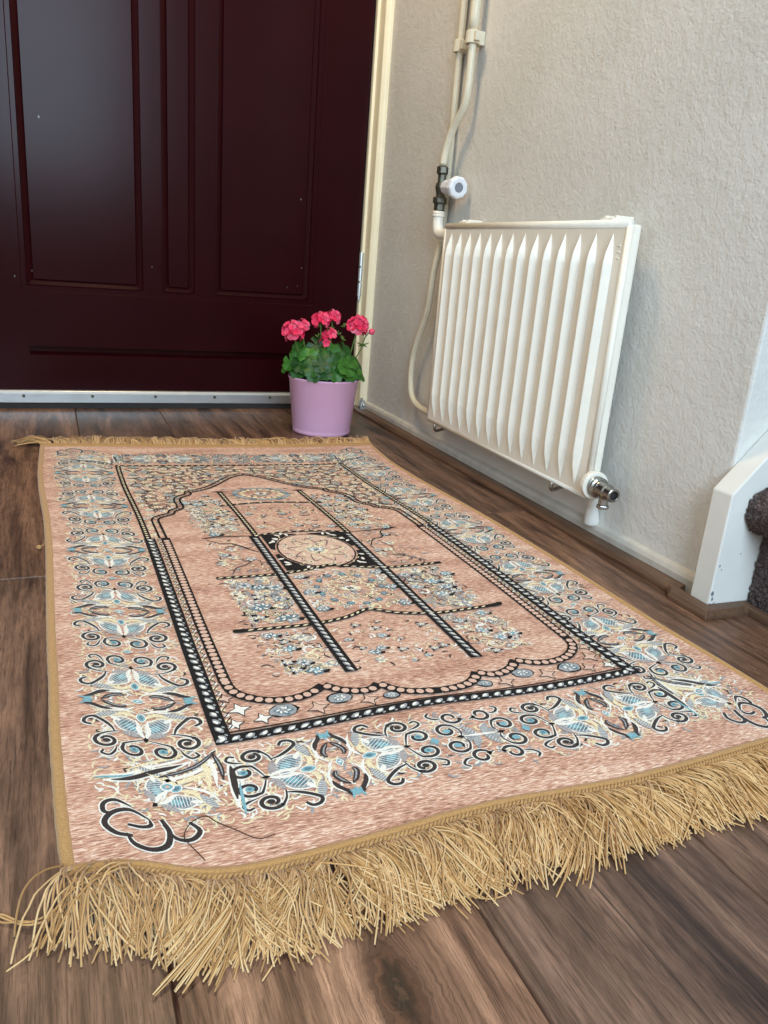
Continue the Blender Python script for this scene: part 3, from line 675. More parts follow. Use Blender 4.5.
def volute(c, r0, a0, turns, sgn, r1=0.25, n=18):
    turns *= 0.92
    return [(c[0]+(r0+(r1*r0-r0)*i/n)*math.cos(a0+sgn*2*PI*turns*i/n), c[1]+(r0+(r1*r0-r0)*i/n)*math.sin(a0+sgn*2*PI*turns*i/n)) for i in range(n+1)]
def scroll(F, pts, wd=5.6, mi=BRN, taper=(0.35, 0.8), ow=2.5, n=4, omi=WHT):
    P = F.many(pts); wd *= 0.92
    stroke(P, wd+ow, omi, 2, (0.6, 0.9), n); stroke(P, wd, mi, 5, taper, n)
def hatch(F, c, rx, ry, ang, mi, layer, k, wd=0.7):
    for i in range(k):
        t = -0.85+1.7*i/(k-1); h = ry*math.sqrt(1-t*t)
        ca, sa = math.cos(ang), math.sin(ang)
        a = (c[0]+rx*t*ca+h*sa, c[1]+rx*t*sa-h*ca); b = (c[0]+rx*(t+0.15)*ca-h*sa, c[1]+rx*(t+0.15)*sa+h*ca)
        stroke(F.many([a, b]), wd, mi, layer, (0.8, 0.8), 1, False)

def palmette(o, fwd, scrolls=True, sc=1.0, lat=1.0, far=False, hooks=True):
    for flip in (1, -1):
        F = Frame(o, fwd, flip, sc, lat)
        # petal: white rim, grey hatch, blue crescent
        c = (43, 14); a = 2.45
        blob(F(c), 17*sc, 11.5*sc, F.ang(a), WHT, 3, 16, 0.25)
        blob(F(c), 15.2*sc, 9.6*sc, F.ang(a), GRY, 4, 16, 0.25)
        blob(F((44.5, 13)), 11*sc, 7.0*sc, F.ang(a), BLU, 5, 14, 0.25)
        blob(F((46.5, 11.3)), 7*sc, 4.2*sc, F.ang(a), CYN, 6, 12, 0.3)
        hatch(F, c, 14*sc, 9*sc, a, WHT, 7, 8, 0.8)
        stroke(F.many([(64, 0.6), (58, 3), (50, 5), (43, 4), (34, 6)]), 4.0*sc, WHT, 8, (0.4, 0.2))
        # feather leaves next to the stem
        blob(F((58, 12)), 10*sc, 4*sc, F.ang(1.9), GRY, 4, 12, 0.5); hatch(F, (58, 12), 9, 3.4, 1.9, PNK, 5, 6, 0.6)
        # flame leaves between petals and eye
        stroke(F.many([(32, 2), (24, 12), (26, 28), (36, 40)]), 5.0, CRM, 3, (0.3, 0.1))
        stroke(F.many([(22, 3), (17, 14), (16, 28), (22, 44)]), 3.2, WHT, 3, (0.2, 0.1))
        blob(F((26, 33)), 13*sc, 4.6*sc, F.ang(1.25), GRY, 4, 12, 0.6); hatch(F, (26, 33), 12, 4.0, 1.25, WHT, 5, 8, 0.6)
        blob(F((33, 25)), 7*sc, 2.8*sc, F.ang(2.2), WHT, 5, 10, 0.5)
        stroke(F.many([(36, 9), (28, 20), (31, 34)]), 1.4, CRM, 6, (0.2, 0.1))
        if hooks:
            # outer hook and large S volute
            hk = [(50, 27), (43, 34), (36, 44), (28, 49)][::1]
            scroll(F, [(56, 27), (47, 30), (37, 37), (30, 45), (33, 52), (40, 53), (44, 47)], 3.8)
            scroll(F, [(55, 24), (57, 34), (62, 43)]+volute((70, 36), 10.5, 2.3, 1.15, -1, 0.42, 12), 4.0)
            blob(F((70.5, 36)), 3.4, 3.0, 0, BRN, 6, 10)
        if scrolls:
            scroll(F, [(67, 3), (70, 12), (74, 21)]+volute((83, 13.5), 10.5, 2.2, 1.05, -1, 0.45, 12), 3.8)
            blob(F((83, 13)), 4.2, 3.6, 0, CYN, 6, 10, 0, .1); blob(F((83, 13)), 2.0, 1.8, 0, BLU, 7, 8)
            scroll(F, [(80, 28), (88, 31), (93, 36), (90, 42), (85, 40)], 2.8)
        for j in range(9):
            x, y = random.uniform(18, 62), random.uniform(30, 54); d = random.uniform(-1, 1)
            stroke(F.many([(x, y), (x+4+d, y+3), (x+8, y+7*d)]), 2.0, random.choice([CRM, CRM, WHT, BRN]), 1, (0.3, 0.3), 2)
    F = Frame(o, fwd, 1, sc, lat)
    blob(F((29, 0)), 8*sc, 5.2*sc, F.ang(0), WHT, 4, 12, 0.3); blob(F((29, 0)), 6.6*sc, 4.0*sc, F.ang(0), CYN, 5, 12, 0.3); blob(F((29, 0)), 3.6, 2.0, F.ang(0), BLU, 6, 10, 0.2)
    poly(F.many([(62, 0), (66, -2.6), (71, 0), (66, 2.6)]), BLK, 9)

def eye(o, lat_dir, sc=1.0):
    for flip in (1, -1):
        for m in (1, -1):
            F = Frame(o, np.array(lat_dir)*flip, m, sc)
            # white lens rim
            stroke(F.many([(4, 10), (14, 17), (28, 19), (40, 12), (50, 3)]), 2.6, WHT, 4, (0.4, 0.2))
            stroke(F.many([(2, 15), (14, 21), (30, 22), (44, 14)]), 1.6, CRM, 3, (0.3, 0.1))
            # heart-shaped dark V
            sv = [(11, 6.5), (17, 12.0), (27, 11.5), (35, 6)] if m > 0 else [(13, 3), (21, 4.0), (30, 3.5), (36, 5)]
            stroke(F.many([(12, 9.5), (19, 11.5), (28, 7.5), (36, 1.0)]), 5.2, BRN, 6, (0.5, 0.2)); stroke(F.many([(13, 9.5), (19, 10.8), (27, 7.5), (33, 3)]), 1.5, GRY, 7, (0.3, 0.2))
            # pointed leaf towards the tip
            stroke(F.many([(26, 17.5), (36, 15), (46, 8), (53, 4.5)]), 5.0, BRN, 7, (0.2, 0.5)); stroke(F.many([(28, 20), (38, 17.5), (48, 9.5)]), 1.4, WHT, 8, (0.2, 0.2))
            stroke(F.many([(44, 5.5), (50, 4), (57, 7)]), 2.6, CYN, 8, (0.4, 0.2))
        F = Frame(o, np.array(lat_dir)*flip, 1, sc)
        blob(F((48, 0)), 5, 3.6, F.ang(0), CYN, 7, 10, 0.3)
    F = Frame(o, lat_dir, 1, sc)
    poly(F.many([(-8, 0), (0, 5), (8, 0), (0, -5)]), WHT, 6); poly(F.many([(-6, 0), (0, 3.6), (6, 0), (0, -3.6)]), CYN, 7); blob(F((0, 0)), 1.8, 1.3, 0, WHT, 8, 8)

def fleck_fill(x0, x1, y0, y1, n, cols, ln=6, seed=1, wd=1.0, layer=1):
    rs = random.Random(seed)
    for i in range(n):
        x, y = rs.uniform(x0, x1), rs.uniform(y0, y1); a = rs.uniform(0, 2*PI); k = rs.uniform(-1.8, 1.8); l = rs.uniform(0.6, 1.3)*ln*1.5
        pts = [(x+l*t*math.cos(a+k*t), y+l*t*math.sin(a+k*t)) for t in (0, .25, .5, .75, 1)]
        stroke(pts, wd*rs.uniform(1.3, 2.5), rs.choice(cols), layer, (0.3, 0.3), 1, False)

# --- border: cream filigree ground, eyes and palmettes
fleck_fill(28, 132, 62, 1215, 1900, [CRM, CRM, CRM, WHT, GRY], 7, 21)
fleck_fill(735-132, 735-28, 62, 1215, 1700, [CRM, CRM, GRY, WHT], 7, 22)
fleck_fill(60, 675, 50, 142, 900, [CRM, CRM, WHT, GRY], 6, 23)
fleck_fill(132, 603, 1128, 1205, 620, [CRM, CRM, BRN, WHT, GRY], 7, 24)
SIDE_EYES = [232, 438, 645, 851, 1057]
for cx_, sg in ((80, 1), (655, -1)):
    for e in SIDE_EYES:
        eye((cx_, e), (1, 0))
        palmette((cx_, e), (0, 1)); palmette((cx_, e), (0, -1), scrolls=True)
    for k in range(len(SIDE_EYES)-1):
        y = (SIDE_EYES[k]+SIDE_EYES[k+1])/2
        poly([(cx_-7, y), (cx_, y+4), (cx_+7, y), (cx_, y-4)], WHT, 6); poly([(cx_-5, y), (cx_, y+3), (cx_+5, y), (cx_, y-3)], CYN, 7)
def hcluster(cx_, cy_):
    for fx in (1, -1):
        for fy in (1, -1):
            F = Frame((cx_, cy_), (fx, 0), fx*fy)
            scroll(F, [(19, 2), (17, 10), (21, 19)]+volute((30, 13), 10, 2.3, 1.05, -1, 0.45, 12), 3.8)
            blob(F((30, 12)), 4.0, 3.4, 0, CYN, 6, 10); 
            scroll(F, [(2, 27), (9, 31)]+volute((16, 33), 10, 3.6, -1.05, -1, 0.4, 12), 3.8)
            scroll(F, [(26, 33), (33, 34), (38, 40), (34, 45)], 2.8)
            blob(F((8, 9)), 10, 4, F.ang(1.0), GRY, 4, 12, 0.5); hatch(F, (8, 9), 9, 3.4, 1.0, WHT, 5, 6, 0.5)
            blob(F((13, 5)), 8, 3, F.ang(0.5), GRY, 4, 12, 0.5)
    stroke([(cx_-17, cy_), (cx_, cy_), (cx_+17, cy_)], 3.4, WHT, 7, (0.3, 0.3))
    for q in (-1, 1): poly([(cx_+q*17, cy_), (cx_+q*21, cy_+2.4), (cx_+q*26, cy_), (cx_+q*21, cy_-2.4)], BLK, 8)
for (cy_, far) in ((98, False), (1165, True)):
    s = 0.86 if not far else 0.72
    hcluster(378, cy_)
    for ex in (235, 521):
        eye((ex, cy_), (0, 1), s if not far else 0.7); palmette((ex, cy_), (1, 0), lat=0.86 if not far else 0.7); palmette((ex, cy_), (-1, 0), lat=0.86 if not far else 0.7)
    for px_ in (330, 426):
        poly([(px_-5, cy_), (px_, cy_+6), (px_+5, cy_), (px_, cy_-6)], CYN, 7)
# corners: an eye set on the diagonal and one outward palmette ending in a heart scroll
for mx in (0, 1):
    for my in (0, 1):
        M_ = lambda p: ((622+(131-p[0])*0.70) if mx else p[0], (1263-p[1]) if my else p[1])
        mm = lambda ps: [M_(p) for p in ps]
        for leg in ([(131, 152), (112, 134), (84, 121), (56, 105), (28, 102)], [(141, 146), (144, 122), (142, 96), (138, 58)]):
            L = np.array(cat_rom(leg, 4)); T = np.gradient(L, axis=0); T /= np.hypot(T[:, 0], T[:, 1])[:, None]; N = np.stack([-T[:, 1], T[:, 0]], 1)
            side = 1 if leg[0][0] == 131 else -1
            off = lambda k, a, b_: mm([tuple(p) for p in (L+N*k*side)[int(a*(len(L)-1)):int(b_*(len(L)-1))+1]])
            stroke(off(0, .30, .95), 8.5, WHT, 3, (.3, .2), 1, False); stroke(off(0, .35, .9), 5.4, BRN, 6, (.2, .2), 1, False)
            stroke(off(-6.5, .1, 1), 3.0, WHT, 4, (.3, .2), 1, False); stroke(off(-4.0, .72, 1), 2.6, CYN, 7, (.3, .2), 1, False)
            stroke(off(8, .05, .6), 4.5, BRN, 6, (.3, .2), 1, False); stroke(off(8, .1, .5), 1.4, GRY, 7, (.3, .2), 1, False)
            stroke(off(14, .0, .7), 4.0, WHT, 3, (.4, .2), 1, False); stroke(off(20, .05, .8), 5.0, CRM, 3, (.4, .2), 1, False); stroke(off(-12, .1, .7), 3.0, CRM, 3, (.4, .2), 1, False)
        o_ = M_((112, 116)); d = np.array(M_((44, 40)))-np.array(o_)
        palmette(o_, d, scrolls=False, sc=0.86, hooks=False)
        blob(M_((88, 99)), 7, 5, .5, WHT, 7, 12); blob(M_((88, 99)), 5.2, 3.6, .5, CYN, 8, 12); blob(M_((88, 99)), 2.4, 1.6, .5, PNK, 9, 8)
        F = Frame((0, 0), (1, 0)); sc_ = lambda ps, w_: scroll(F, mm(ps), w_)
        sc_([(66, 54), (52, 64), (38, 60), (31, 48), (38, 36), (50, 33)], 5.0)
        sc_([(46, 36), (50, 24), (62, 19), (75, 26), (80, 42), (76, 56)], 5.2)
        sc_([(48, 46), (58, 44), (66, 47), (66, 54)][::-1], 4.0)
        sc_([(54, 68), (42, 76), (33, 72), (32, 62), (38, 59)], 4.2)
        sc_([(76, 50), (84, 36), (96, 36), (104, 46), (98, 56)], 4.4)
# --- frame
def braid(pts, wd, bead, step, layer=10, n=4, mi=CRM, ground=BLK, closed_pts=None, smooth=False, two=False):
    P = np.array(cat_rom(pts, n) if smooth else pts, float)
    d = np.r_[0, np.cumsum(np.hypot(*np.diff(P, axis=0).T))]; m = max(2, int(d[-1]/6)); t = np.linspace(0, d[-1], m)
    Q = np.stack([np.interp(t, d, P[:, k]) for k in (0, 1)], 1)
    stroke(Q, wd, ground, layer, (1, 1), 1, False)
    k = int(d[-1]/step)
    for i in range(k):
        q = (i+0.5)*step; p = [np.interp(q, d, P[:, c]) for c in (0, 1)]; p2 = [np.interp(min(q+1, d[-1]), d, P[:, c]) for c in (0, 1)]; p1 = [np.interp(max(q-1, 0), d, P[:, c]) for c in (0, 1)]
        a = math.atan2(p2[1]-p1[1], p2[0]-p1[0]); bead(p, a, layer+1)
def slant(c, a, layer, L=4.2, W=1.9, mi=WHT):
    blob(c, L, W, a+0.55, mi, layer, 10, 0.4)
def bead_oval(c, a, layer): blob(c, 4.1, 4.4, a, PNK, layer, 10); 
def bead_white(c, a, layer):
    r = random.uniform
    blob(c, 5.6, 3.0, a+0.55, GRY, layer, 9, 0.3, .2); blob((c[0]+r(-1, 1), c[1]+r(-1, 1)), 3.6, 2.0, a+0.6+r(-.2, .2), WHT, layer+1, 8, 0.3, .2)
    b_ = (c[0]+5.2*math.cos(a-0.9), c[1]+5.2*math.sin(a-0.9)); blob(b_, 2.2, 1.2, a+0.5, GRY, layer, 6)
def bead_small(c, a, layer): blob(c, 2.6, 2.1, a+0.3, CRM, layer, 8)
def bead_bar(c, a, layer): blob(c, 1.6, 3.4, a, PNK, layer, 8)
VS = 690.0
for sx in (0, 1):
    X = (lambda u: u) if sx == 0 else (lambda u: 756-u)
    braid([(X(147), 157), (X(145), VS)], 16, bead_white, 13)                 # wide lower braid
    braid([(X(143), VS), (X(145), 1112)], 10, bead_small, 9)                  # narrow upper braid
    # inner chain of pink beads, lower part
    braid([(X(169), 258), (X(168), 400), (X(168), VS)], 13, bead_oval if True else None, 9.2)
    # white filigree strip between
    for k in range(26):
        y = 175+k*20; stroke([(X(155), y), (X(160), y+6), (X(156), y+12), (X(162), y+20)], 1.2, BLK, 8, (1, 1), 2)
        blob((X(158.5), y+3), 3.2, 2.4, 0.7, WHT, 7, 8); blob((X(157), y+14), 2.6, 3.2, 0.2, CRM, 7, 8)
    # scalloped shoulders of the arch: two thin dark lines with ties
    sh = [(165, VS), (165, 742), (166, 778), (176, 792), (188, 800), (196, 806), (200, 818), (208, 826), (216, 834), (219, 850), (219, 872), (224, 890), (234, 902), (246, 912), (248, 924), (252, 928)]
    sh2 = [(252, 928), (268, 936), (286, 948), (300, 962), (312, 976), (330, 1000), (352, 1026), (378, 1042)]
    for L_, w_ in ((sh, 11), (sh2, 11)):
        P = np.array(cat_rom(L_, 4)); T = np.gradient(P, axis=0); T /= np.hypot(T[:, 0], T[:, 1])[:, None]; N = np.stack([-T[:, 1], T[:, 0]], 1)
        for q, ww in ((5.0, 3.2), (-5.0, 3.6)):
            stroke([(X(a), b_) for a, b_ in P+N*q], ww, BLK, 10, (1, 1), 1, False)
        for i in range(0, len(P), 2): stroke([(X((P[i]+N[i]*5)[0]), (P[i]+N[i]*5)[1]), (X((P[i]-N[i]*5)[0]), (P[i]-N[i]*5)[1])], 1.3, BLK, 10, (1, 1), 1, False)
braid([(139, 160), (260, 161), (378, 163), (500, 161), (617, 160)], 13.5, bead_white, 13)
braid([(141, 1108), (378, 1110), (615, 1108)], 7, bead_small, 13)
stroke([(155, 170), (378, 171), (601, 170)], 2.0, BLK, 9, (1, 1), 8)
chain = [[(169, 262), (172, 240), (184, 224), (202, 213), (224, 209), (246, 213), (264, 224)], [(264, 224), (278, 210), (296, 202), (310, 202), (321, 210)], [(321, 210), (332, 196), (350, 186), (378, 182)]]
for L_ in chain:
    for mir in (0, 1):
        q = [((756-a) if mir else a, b_) for a, b_ in L_]
        braid(q if not mir else q[::-1], 12.5, bead_oval, 10, smooth=True)
# corner strips under the chain: small stars and grey-blue blossoms
rs = random.Random(33)
def star(c, r, mi, layer, k=4, a0=0.0):
    poly([(c[0]+(r if i % 2 == 0 else r*0.42)*math.cos(a0+PI*i/k), c[1]+(r if i % 2 == 0 else r*0.42)*math.sin(a0+PI*i/k)) for i in range(2*k)], mi, layer)
def blossom(c, r, layer=6, cols=(GRY, BLU, WHT), petals=6):
    a0 = rs.uniform(0, 6); sq = rs.uniform(.65, 1.0)
    for i in range(petals):
        a = a0+2*PI*i/petals+rs.uniform(-.25, .25); q = r*rs.uniform(.45, .7)
        blob((c[0]+q*math.cos(a), c[1]+q*sq*math.sin(a)), r*rs.uniform(.34, .52), r*rs.uniform(.26, .38), a, cols[0] if rs.random() < .75 else GRY, layer, 8, 0, .12)
        blob((c[0]+r*0.55*math.cos(a), c[1]+r*0.55*sq*math.sin(a)), r*0.26, r*0.13, a+.5, cols[2], layer+2, 6)
    blob(c, r*0.34, r*0.30, a0, cols[1], layer+1, 8, 0, .1)
for mir in (0, 1):
    m_ = (lambda p: (756-p[0], p[1])) if mir else (lambda p: p)
    for c, r, kind in (((172, 205), 11, 's'), ((163, 182), 8, 's'), ((212, 192), 14, 'b'), ((246, 186), 11, 's'), ((272, 196), 12, 'b'), ((300, 184), 10, 's'), ((190, 184), 9, 's'), ((163, 228), 8, 's'), ((325, 186), 8, 'b')):
        c = m_(c)
        if kind == 's': star(c, r+2.2, BLK, 6, 4, 0.2); star(c, r, PNK if rs.random() < .5 else WHT, 7, 4, 0.2)
        else: blob(c, r+1.5, r*0.7+1.5, 0, BLK, 5, 14, 0, .08); blob(c, r, r*0.7, 0, GRY, 6, 14, 0, .1); blossom(c, r*0.7, 7, (BLU, GRY, WHT))

# --- spandrel filigree above the arch
def inside_spandrel(u, v):
    s = u if u < 378 else 756-u
    if not (152 < s and v < 1104): return False
    prof_u = [165, 165, 176, 196, 208, 219, 224, 246, 252, 300, 330, 378]; prof_v = [690, 770, 792, 806, 826, 850, 895, 914, 930, 962, 1002, 1044]
    return v > np.interp(s, prof_u, prof_v)+9 and s < 378.5 if s > 165 else v > 700
pts_ = []
for i in range(5200):
    u, v = rs.uniform(150, 606), rs.uniform(700, 1104)
    if inside_spandrel(u, v) and all((u-a)**2+(v-b_)**2 > 16.5**2 for a, b_ in pts_): pts_.append((u, v))
for i, (u, v) in enumerate(pts_):
    k = rs.random()
    if k < 0.40: star((u, v), 9, CRM, 4, rs.choice((4, 5)), rs.uniform(0, 1)); star((u, v), 4, PNK, 5, 4, 0)
    elif k < 0.60: blob((u, v), 10, 8, rs.uniform(0, 3), GRY, 4, 12, 0, .1); blob((u, v), 5, 3.6, 0, BLU, 5, 10); hatch(Frame((0, 0), (1, 0)), (u, v), 9, 7, 0.4, CRM, 6, 5, 0.8)
    else: blossom((u, v), 8, 4, (CRM, GRY, WHT), 5)
    nb = sorted(pts_, key=lambda p: (p[0]-u)**2+(p[1]-v)**2)[1:4]
    for (a, b_) in nb:
        mx, my = (a+u)/2, (b_+v)/2; px_, py_ = -(b_-v)*0.55, (a-u)*0.55
        q = [(mx-px_, my-py_), (mx-(a-u)*0.12, my-(b_-v)*0.12), (mx+px_*0.6, my+py_*0.6), (mx+px_, my+py_)]
        if all(inside_spandrel(*p) for p in q): stroke(q, 1.9, BRN, 5, (0.5, 0.5), 3)
for i in range(1500):
    u, v = rs.uniform(150, 606), rs.uniform(700, 1100)
    if inside_spandrel(u, v): stroke([(u, v), (u+rs.uniform(-6, 6), v+rs.uniform(-6, 6)), (u+rs.uniform(-11, 11), v+rs.uniform(-11, 11))], 2.2, rs.choice([CRM, CRM, WHT]), 2, (.3, .3), 2)

# --- central field: two columns, cross bars, medallion, flowers
def leafbead(c, a, layer): blob(c, 6.0, 2.6, a+0.5, GRY, layer, 8, 0.4); blob((c[0]+1, c[1]+1), 3.6, 1.4, a+0.5, WHT, layer+1, 8, 0.4)
def smallleaf(c, a, layer): blob(c, 4.2, 1.7, a+0.35, CRM, layer, 8, 0.4)
for u in (303, 453):
    braid([(u, 242), (u-2, 400), (u-3, 681)], 15, leafbead, 11, 12)
    braid([(u+1, 676), (u+2, 922)], 10, smallleaf, 10, 12)
    stroke([(u-12, 921), (u+2, 924), (u+16, 920)], 3, BLK, 12, (.3, .3))
braid([(216, 366), (250, 364), (297, 362), (345, 372), (378, 389), (411, 372), (455, 363), (505, 364), (540, 366)], 8, smallleaf, 11, 11, smooth=True)
braid([(212, 525), (255, 523), (300, 523), (340, 531), (378, 544), (416, 531), (455, 523), (500, 523), (545, 525)], 7.5, smallleaf, 11, 11, smooth=True)
for m in (0, 1):
    q = [(540, 366), (552, 367), (560, 372)] if m else [(216, 366), (206, 366), (202, 370)]
    stroke(q, 9, BLK, 12, (1, .2))
braid([(300, 680), (340, 690), (378, 693), (416, 690), (456, 680)], 6, smallleaf, 14, 11, smooth=True)
stroke([(220, 680), (250, 684), (300, 680)], 3, BLK, 11); stroke([(456, 680), (510, 684), (545, 690)], 3, BLK, 11)
braid([(285, 838), (330, 848), (378, 852), (425, 848), (470, 842)], 5, bead_small, 22, 11, smooth=True)
# medallion: black spandrels with white sprigs round a pink disc
cx_, cy_ = 378, 608
poly_out = [(312, 534), (444, 534), (444, 684), (312, 684)]
for (qx, qy) in ((-1, -1), (1, -1), (1, 1), (-1, 1)):
    ring = [(cx_+qx*60*math.cos(a), cy_+qy*73*math.sin(a)) for a in np.linspace(0.12, PI/2-0.12, 10)]
    poly(ring+[(cx_+qx*14, cy_+qy*75), (cx_+qx*66, cy_+qy*75), (cx_+qx*66, cy_+qy*12)], BLK, 5)
    for i in range(7):
        a = rs.uniform(0.35, 1.2); r = rs.uniform(1.08, 1.22); blob((cx_+qx*60*math.cos(a)*r, cy_+qy*71*math.sin(a)*r), 5.5, 2.6, rs.uniform(0, 3), WHT, 7, 9, 0.3)
blob((cx_, cy_), 58, 70, 0, BLK, 6, 40); blob((cx_, cy_), 55.5, 67.5, 0, PNK, 7, 40)
blob((cx_, cy_), 17, 19, 0, CRM, 8, 16, 0, .12); blossom((cx_, cy_), 15, 9, (GRY, BLU, WHT), 8)
for k in range(9):
    a = 2*PI*k/9; c = (cx_+33*math.cos(a), cy_+40*math.sin(a))
    stroke([(cx_+20*math.cos(a-.25), cy_+24*math.sin(a-.25)), c, (cx_+42*math.cos(a+.15), cy_+50*math.sin(a+.15)), (cx_+33*math.cos(a+.4), cy_+40*math.sin(a+.4))], 1.7, BRN, 9, (.4, .4))
    blossom((cx_+46*math.cos(a), cy_+56*math.sin(a)), 5.5, 9, (CRM, BRN, WHT), 5)
    stroke([(cx_+24*math.cos(a), cy_+29*math.sin(a)), (cx_+30*math.cos(a+.3), cy_+36*math.sin(a+.3)), (cx_+24*math.cos(a+.5), cy_+29*math.sin(a+.5))], 3.2, CRM, 8, (.4, .4))
# disc of pink repainted as cream curls
def curls(x0, x1, y0, y1, n, seed, cols=(CRM, WHT), r=(6, 13), wd=3.4):
    q = random.Random(seed)
    for i in range(n):
        c = (q.uniform(x0, x1), q.uniform(y0, y1)); rr = q.uniform(*r); sg = q.choice((1, -1)); a = q.uniform(0, 6.3)
        V = volute(c, rr, a, q.uniform(.7, 1.2), sg, 0.3, 10); stroke(V, wd, q.choice(cols), 4, (.3, .8), 1, False)
        if q.random() < .6: stroke(V, wd*.42, q.choice((BRN, BRN, GRY)), 5, (.3, .8), 1, False)
def flowers(x0, x1, y0, y1, n, seed, r=(5, 10), dark=0.35):
    q = random.Random(seed); done = []
    for i in range(n*12):
        if len(done) >= n: break
        c = (q.uniform(x0, x1), q.uniform(y0, y1)); rr = q.uniform(*r)
        if any((c[0]-a)**2+(c[1]-b_)**2 < (rr+d)**2*0.8 for a, b_, d in done): continue
        done.append((c[0], c[1], rr)); k = q.random()
        if k < dark:
            for j in range(3): blob((c[0]+rr*.7*math.cos(j*2.1), c[1]+rr*.5*math.sin(j*2.1)), rr*.55, rr*.3, j*2.1, BLK, 7, 9, .4)
            blossom(c, rr*.8, 8, (GRY, CRM, WHT), 5)
        elif k < dark+.4: blossom(c, rr, 7, (q.choice((BLU, GRY)), q.choice((BLU, CYN)), WHT), 6); blob((c[0]+rr, c[1]-rr*.4), rr*.5, rr*.3, .5, BLK, 6, 8, .4)
        else: blossom(c, rr, 7, (CRM, GRY, WHT), 5)
XL, XR = (222, 292), (464, 536)
for (x0, x1) in (XL, XR):
    lo = x0 == 222
    curls(x0, x1, 255, 350, 16, 40+x0); flowers(x0+4, x1-4, 250, 350, 9, 41+x0, (6, 11))
    curls(x0, x1, 378, 512, 34, 42+x0, (CRM, WHT, GRY), (6, 12)); flowers(x0+4, x1-4, 380, 512, 13, 43+x0, (8, 14), .2)
    fleck_fill(x0, x1, 378, 512, 170, [BRN, GRY, CRM, BLK], 7, 60+x0, 1.1)
    curls(x0, x1, 535, 590, 5, 44+x0, (BRN,), (5, 9), 1.2); flowers(x0+6, x1-10, 560, 668, 5, 45+x0, (7, 10), .1)
    stroke([(x0+4, 672), (x0+22, 655), (x0+40, 650), (x0+58, 625), (x0+70, 610)] if lo else [(x1-4, 682), (x1-26, 676), (x1-34, 650), (x1-54, 640), (x1-70, 610)], 2.4, BLK, 9, (.5, .5))
    stroke([(x0+14, 534), (x0+24, 556), (x0+40, 566), (x0+60, 586)] if lo else [(x1-8, 534), (x1-24, 556), (x1-40, 566), (x1-60, 576)], 1.8, BRN, 8, (.5, .5))
    fleck_fill(x0, x1, 535, 675, 60, [BRN, CRM, GRY], 8, 65+x0, 1.1)
    curls(x0+ (8 if lo else 0), x1-(0 if lo else 8), 694, 835, 34, 46+x0, (CRM, WHT, CRM), (6, 12)); flowers(x0+6, x1-6, 694, 880, 16, 47+x0, (7, 12), .4)
    fleck_fill(x0, x1, 694, 870, 130, [BRN, GRY, CRM], 7, 70+x0, 1.1)
    flowers((258 if lo else 464), (292 if lo else 500), 850, 905, 5, 48+x0, (6, 9), .4)
flowers(316, 440, 250, 355, 17, 50, (4, 8.5), .5); fleck_fill(314, 442, 245, 355, 40, [CRM, WHT, BRN], 6, 71, 1.2)
for k in range(13):
    a = 2*PI*k/13; c = (378+44*math.cos(a), 458+50*math.sin(a)); blob(c, 6, 4.6, a+1.57, BLU, 6, 10); blob(c, 3, 2, a+1.57, CYN if k % 2 else GRY, 7, 8)
    stroke([(378+20*math.cos(a), 458+22*math.sin(a)), (378+30*math.cos(a+.2), 458+34*math.sin(a+.2)), (378+26*math.cos(a+.5), 458+30*math.sin(a+.5))], 2.6, CRM, 5, (.4, .4))
blossom((378, 458), 14, 6, (CRM, BRN, WHT), 7); curls(316, 440, 396, 515, 30, 51, (CRM, WHT), (5, 11)); fleck_fill(314, 442, 396, 515, 110, [BRN, GRY, CRM], 6, 72, 1.0)
for c in ((322, 508), (434, 508), (322, 402), (434, 402), (322, 455), (434, 455)): blossom(c, 10, 7, (BLU, GRY, WHT), 6); blob((c[0]+9, c[1]-4), 7, 3, .4, BLK, 7, 9, .4)
flowers(320, 440, 705, 835, 12, 52, (5, 9), .3); fleck_fill(314, 442, 700, 838, 110, [CRM, CRM, PNK, BRN], 7, 73, 1.2)
for k in range(18):
    a = 2*PI*k/18; blob((378+48*math.cos(a), 905+36*math.sin(a)), 8, 5, a+1.57, GRY if k % 3 else BLU, 6, 9, 0, .1); blob((378+36*math.cos(a), 905+26*math.sin(a)), 5, 4, a, CRM, 6, 8)
blossom((378, 905), 13, 7, (CRM, BRN, WHT), 7); fleck_fill(318, 440, 862, 945, 110, [CRM, GRY, BRN], 6, 74, 1.1)
for (x0, x1) in (XL, XR):
    fleck_fill(x0, x1, 255, 352, 170, [CRM, WHT, GRY, BRN], 6, 81+x0, .9); fleck_fill(x0, x1, 378, 516, 160, [CRM, GRY, GRY, WHT], 6, 82+x0, .9, 3); fleck_fill(x0, x1, 692, 880, 200, [CRM, WHT, GRY], 6, 83+x0, .9, 3)
fleck_fill(314, 442, 396, 530, 220, [CRM, CRM, WHT, GRY], 6, 84, .9, 2); fleck_fill(326, 430, 550, 668, 150, [CRM, CRM, BRN], 6, 85, .8, 8); fleck_fill(314, 442, 250, 352, 60, [CRM, CRM, WHT], 5, 86, .9)

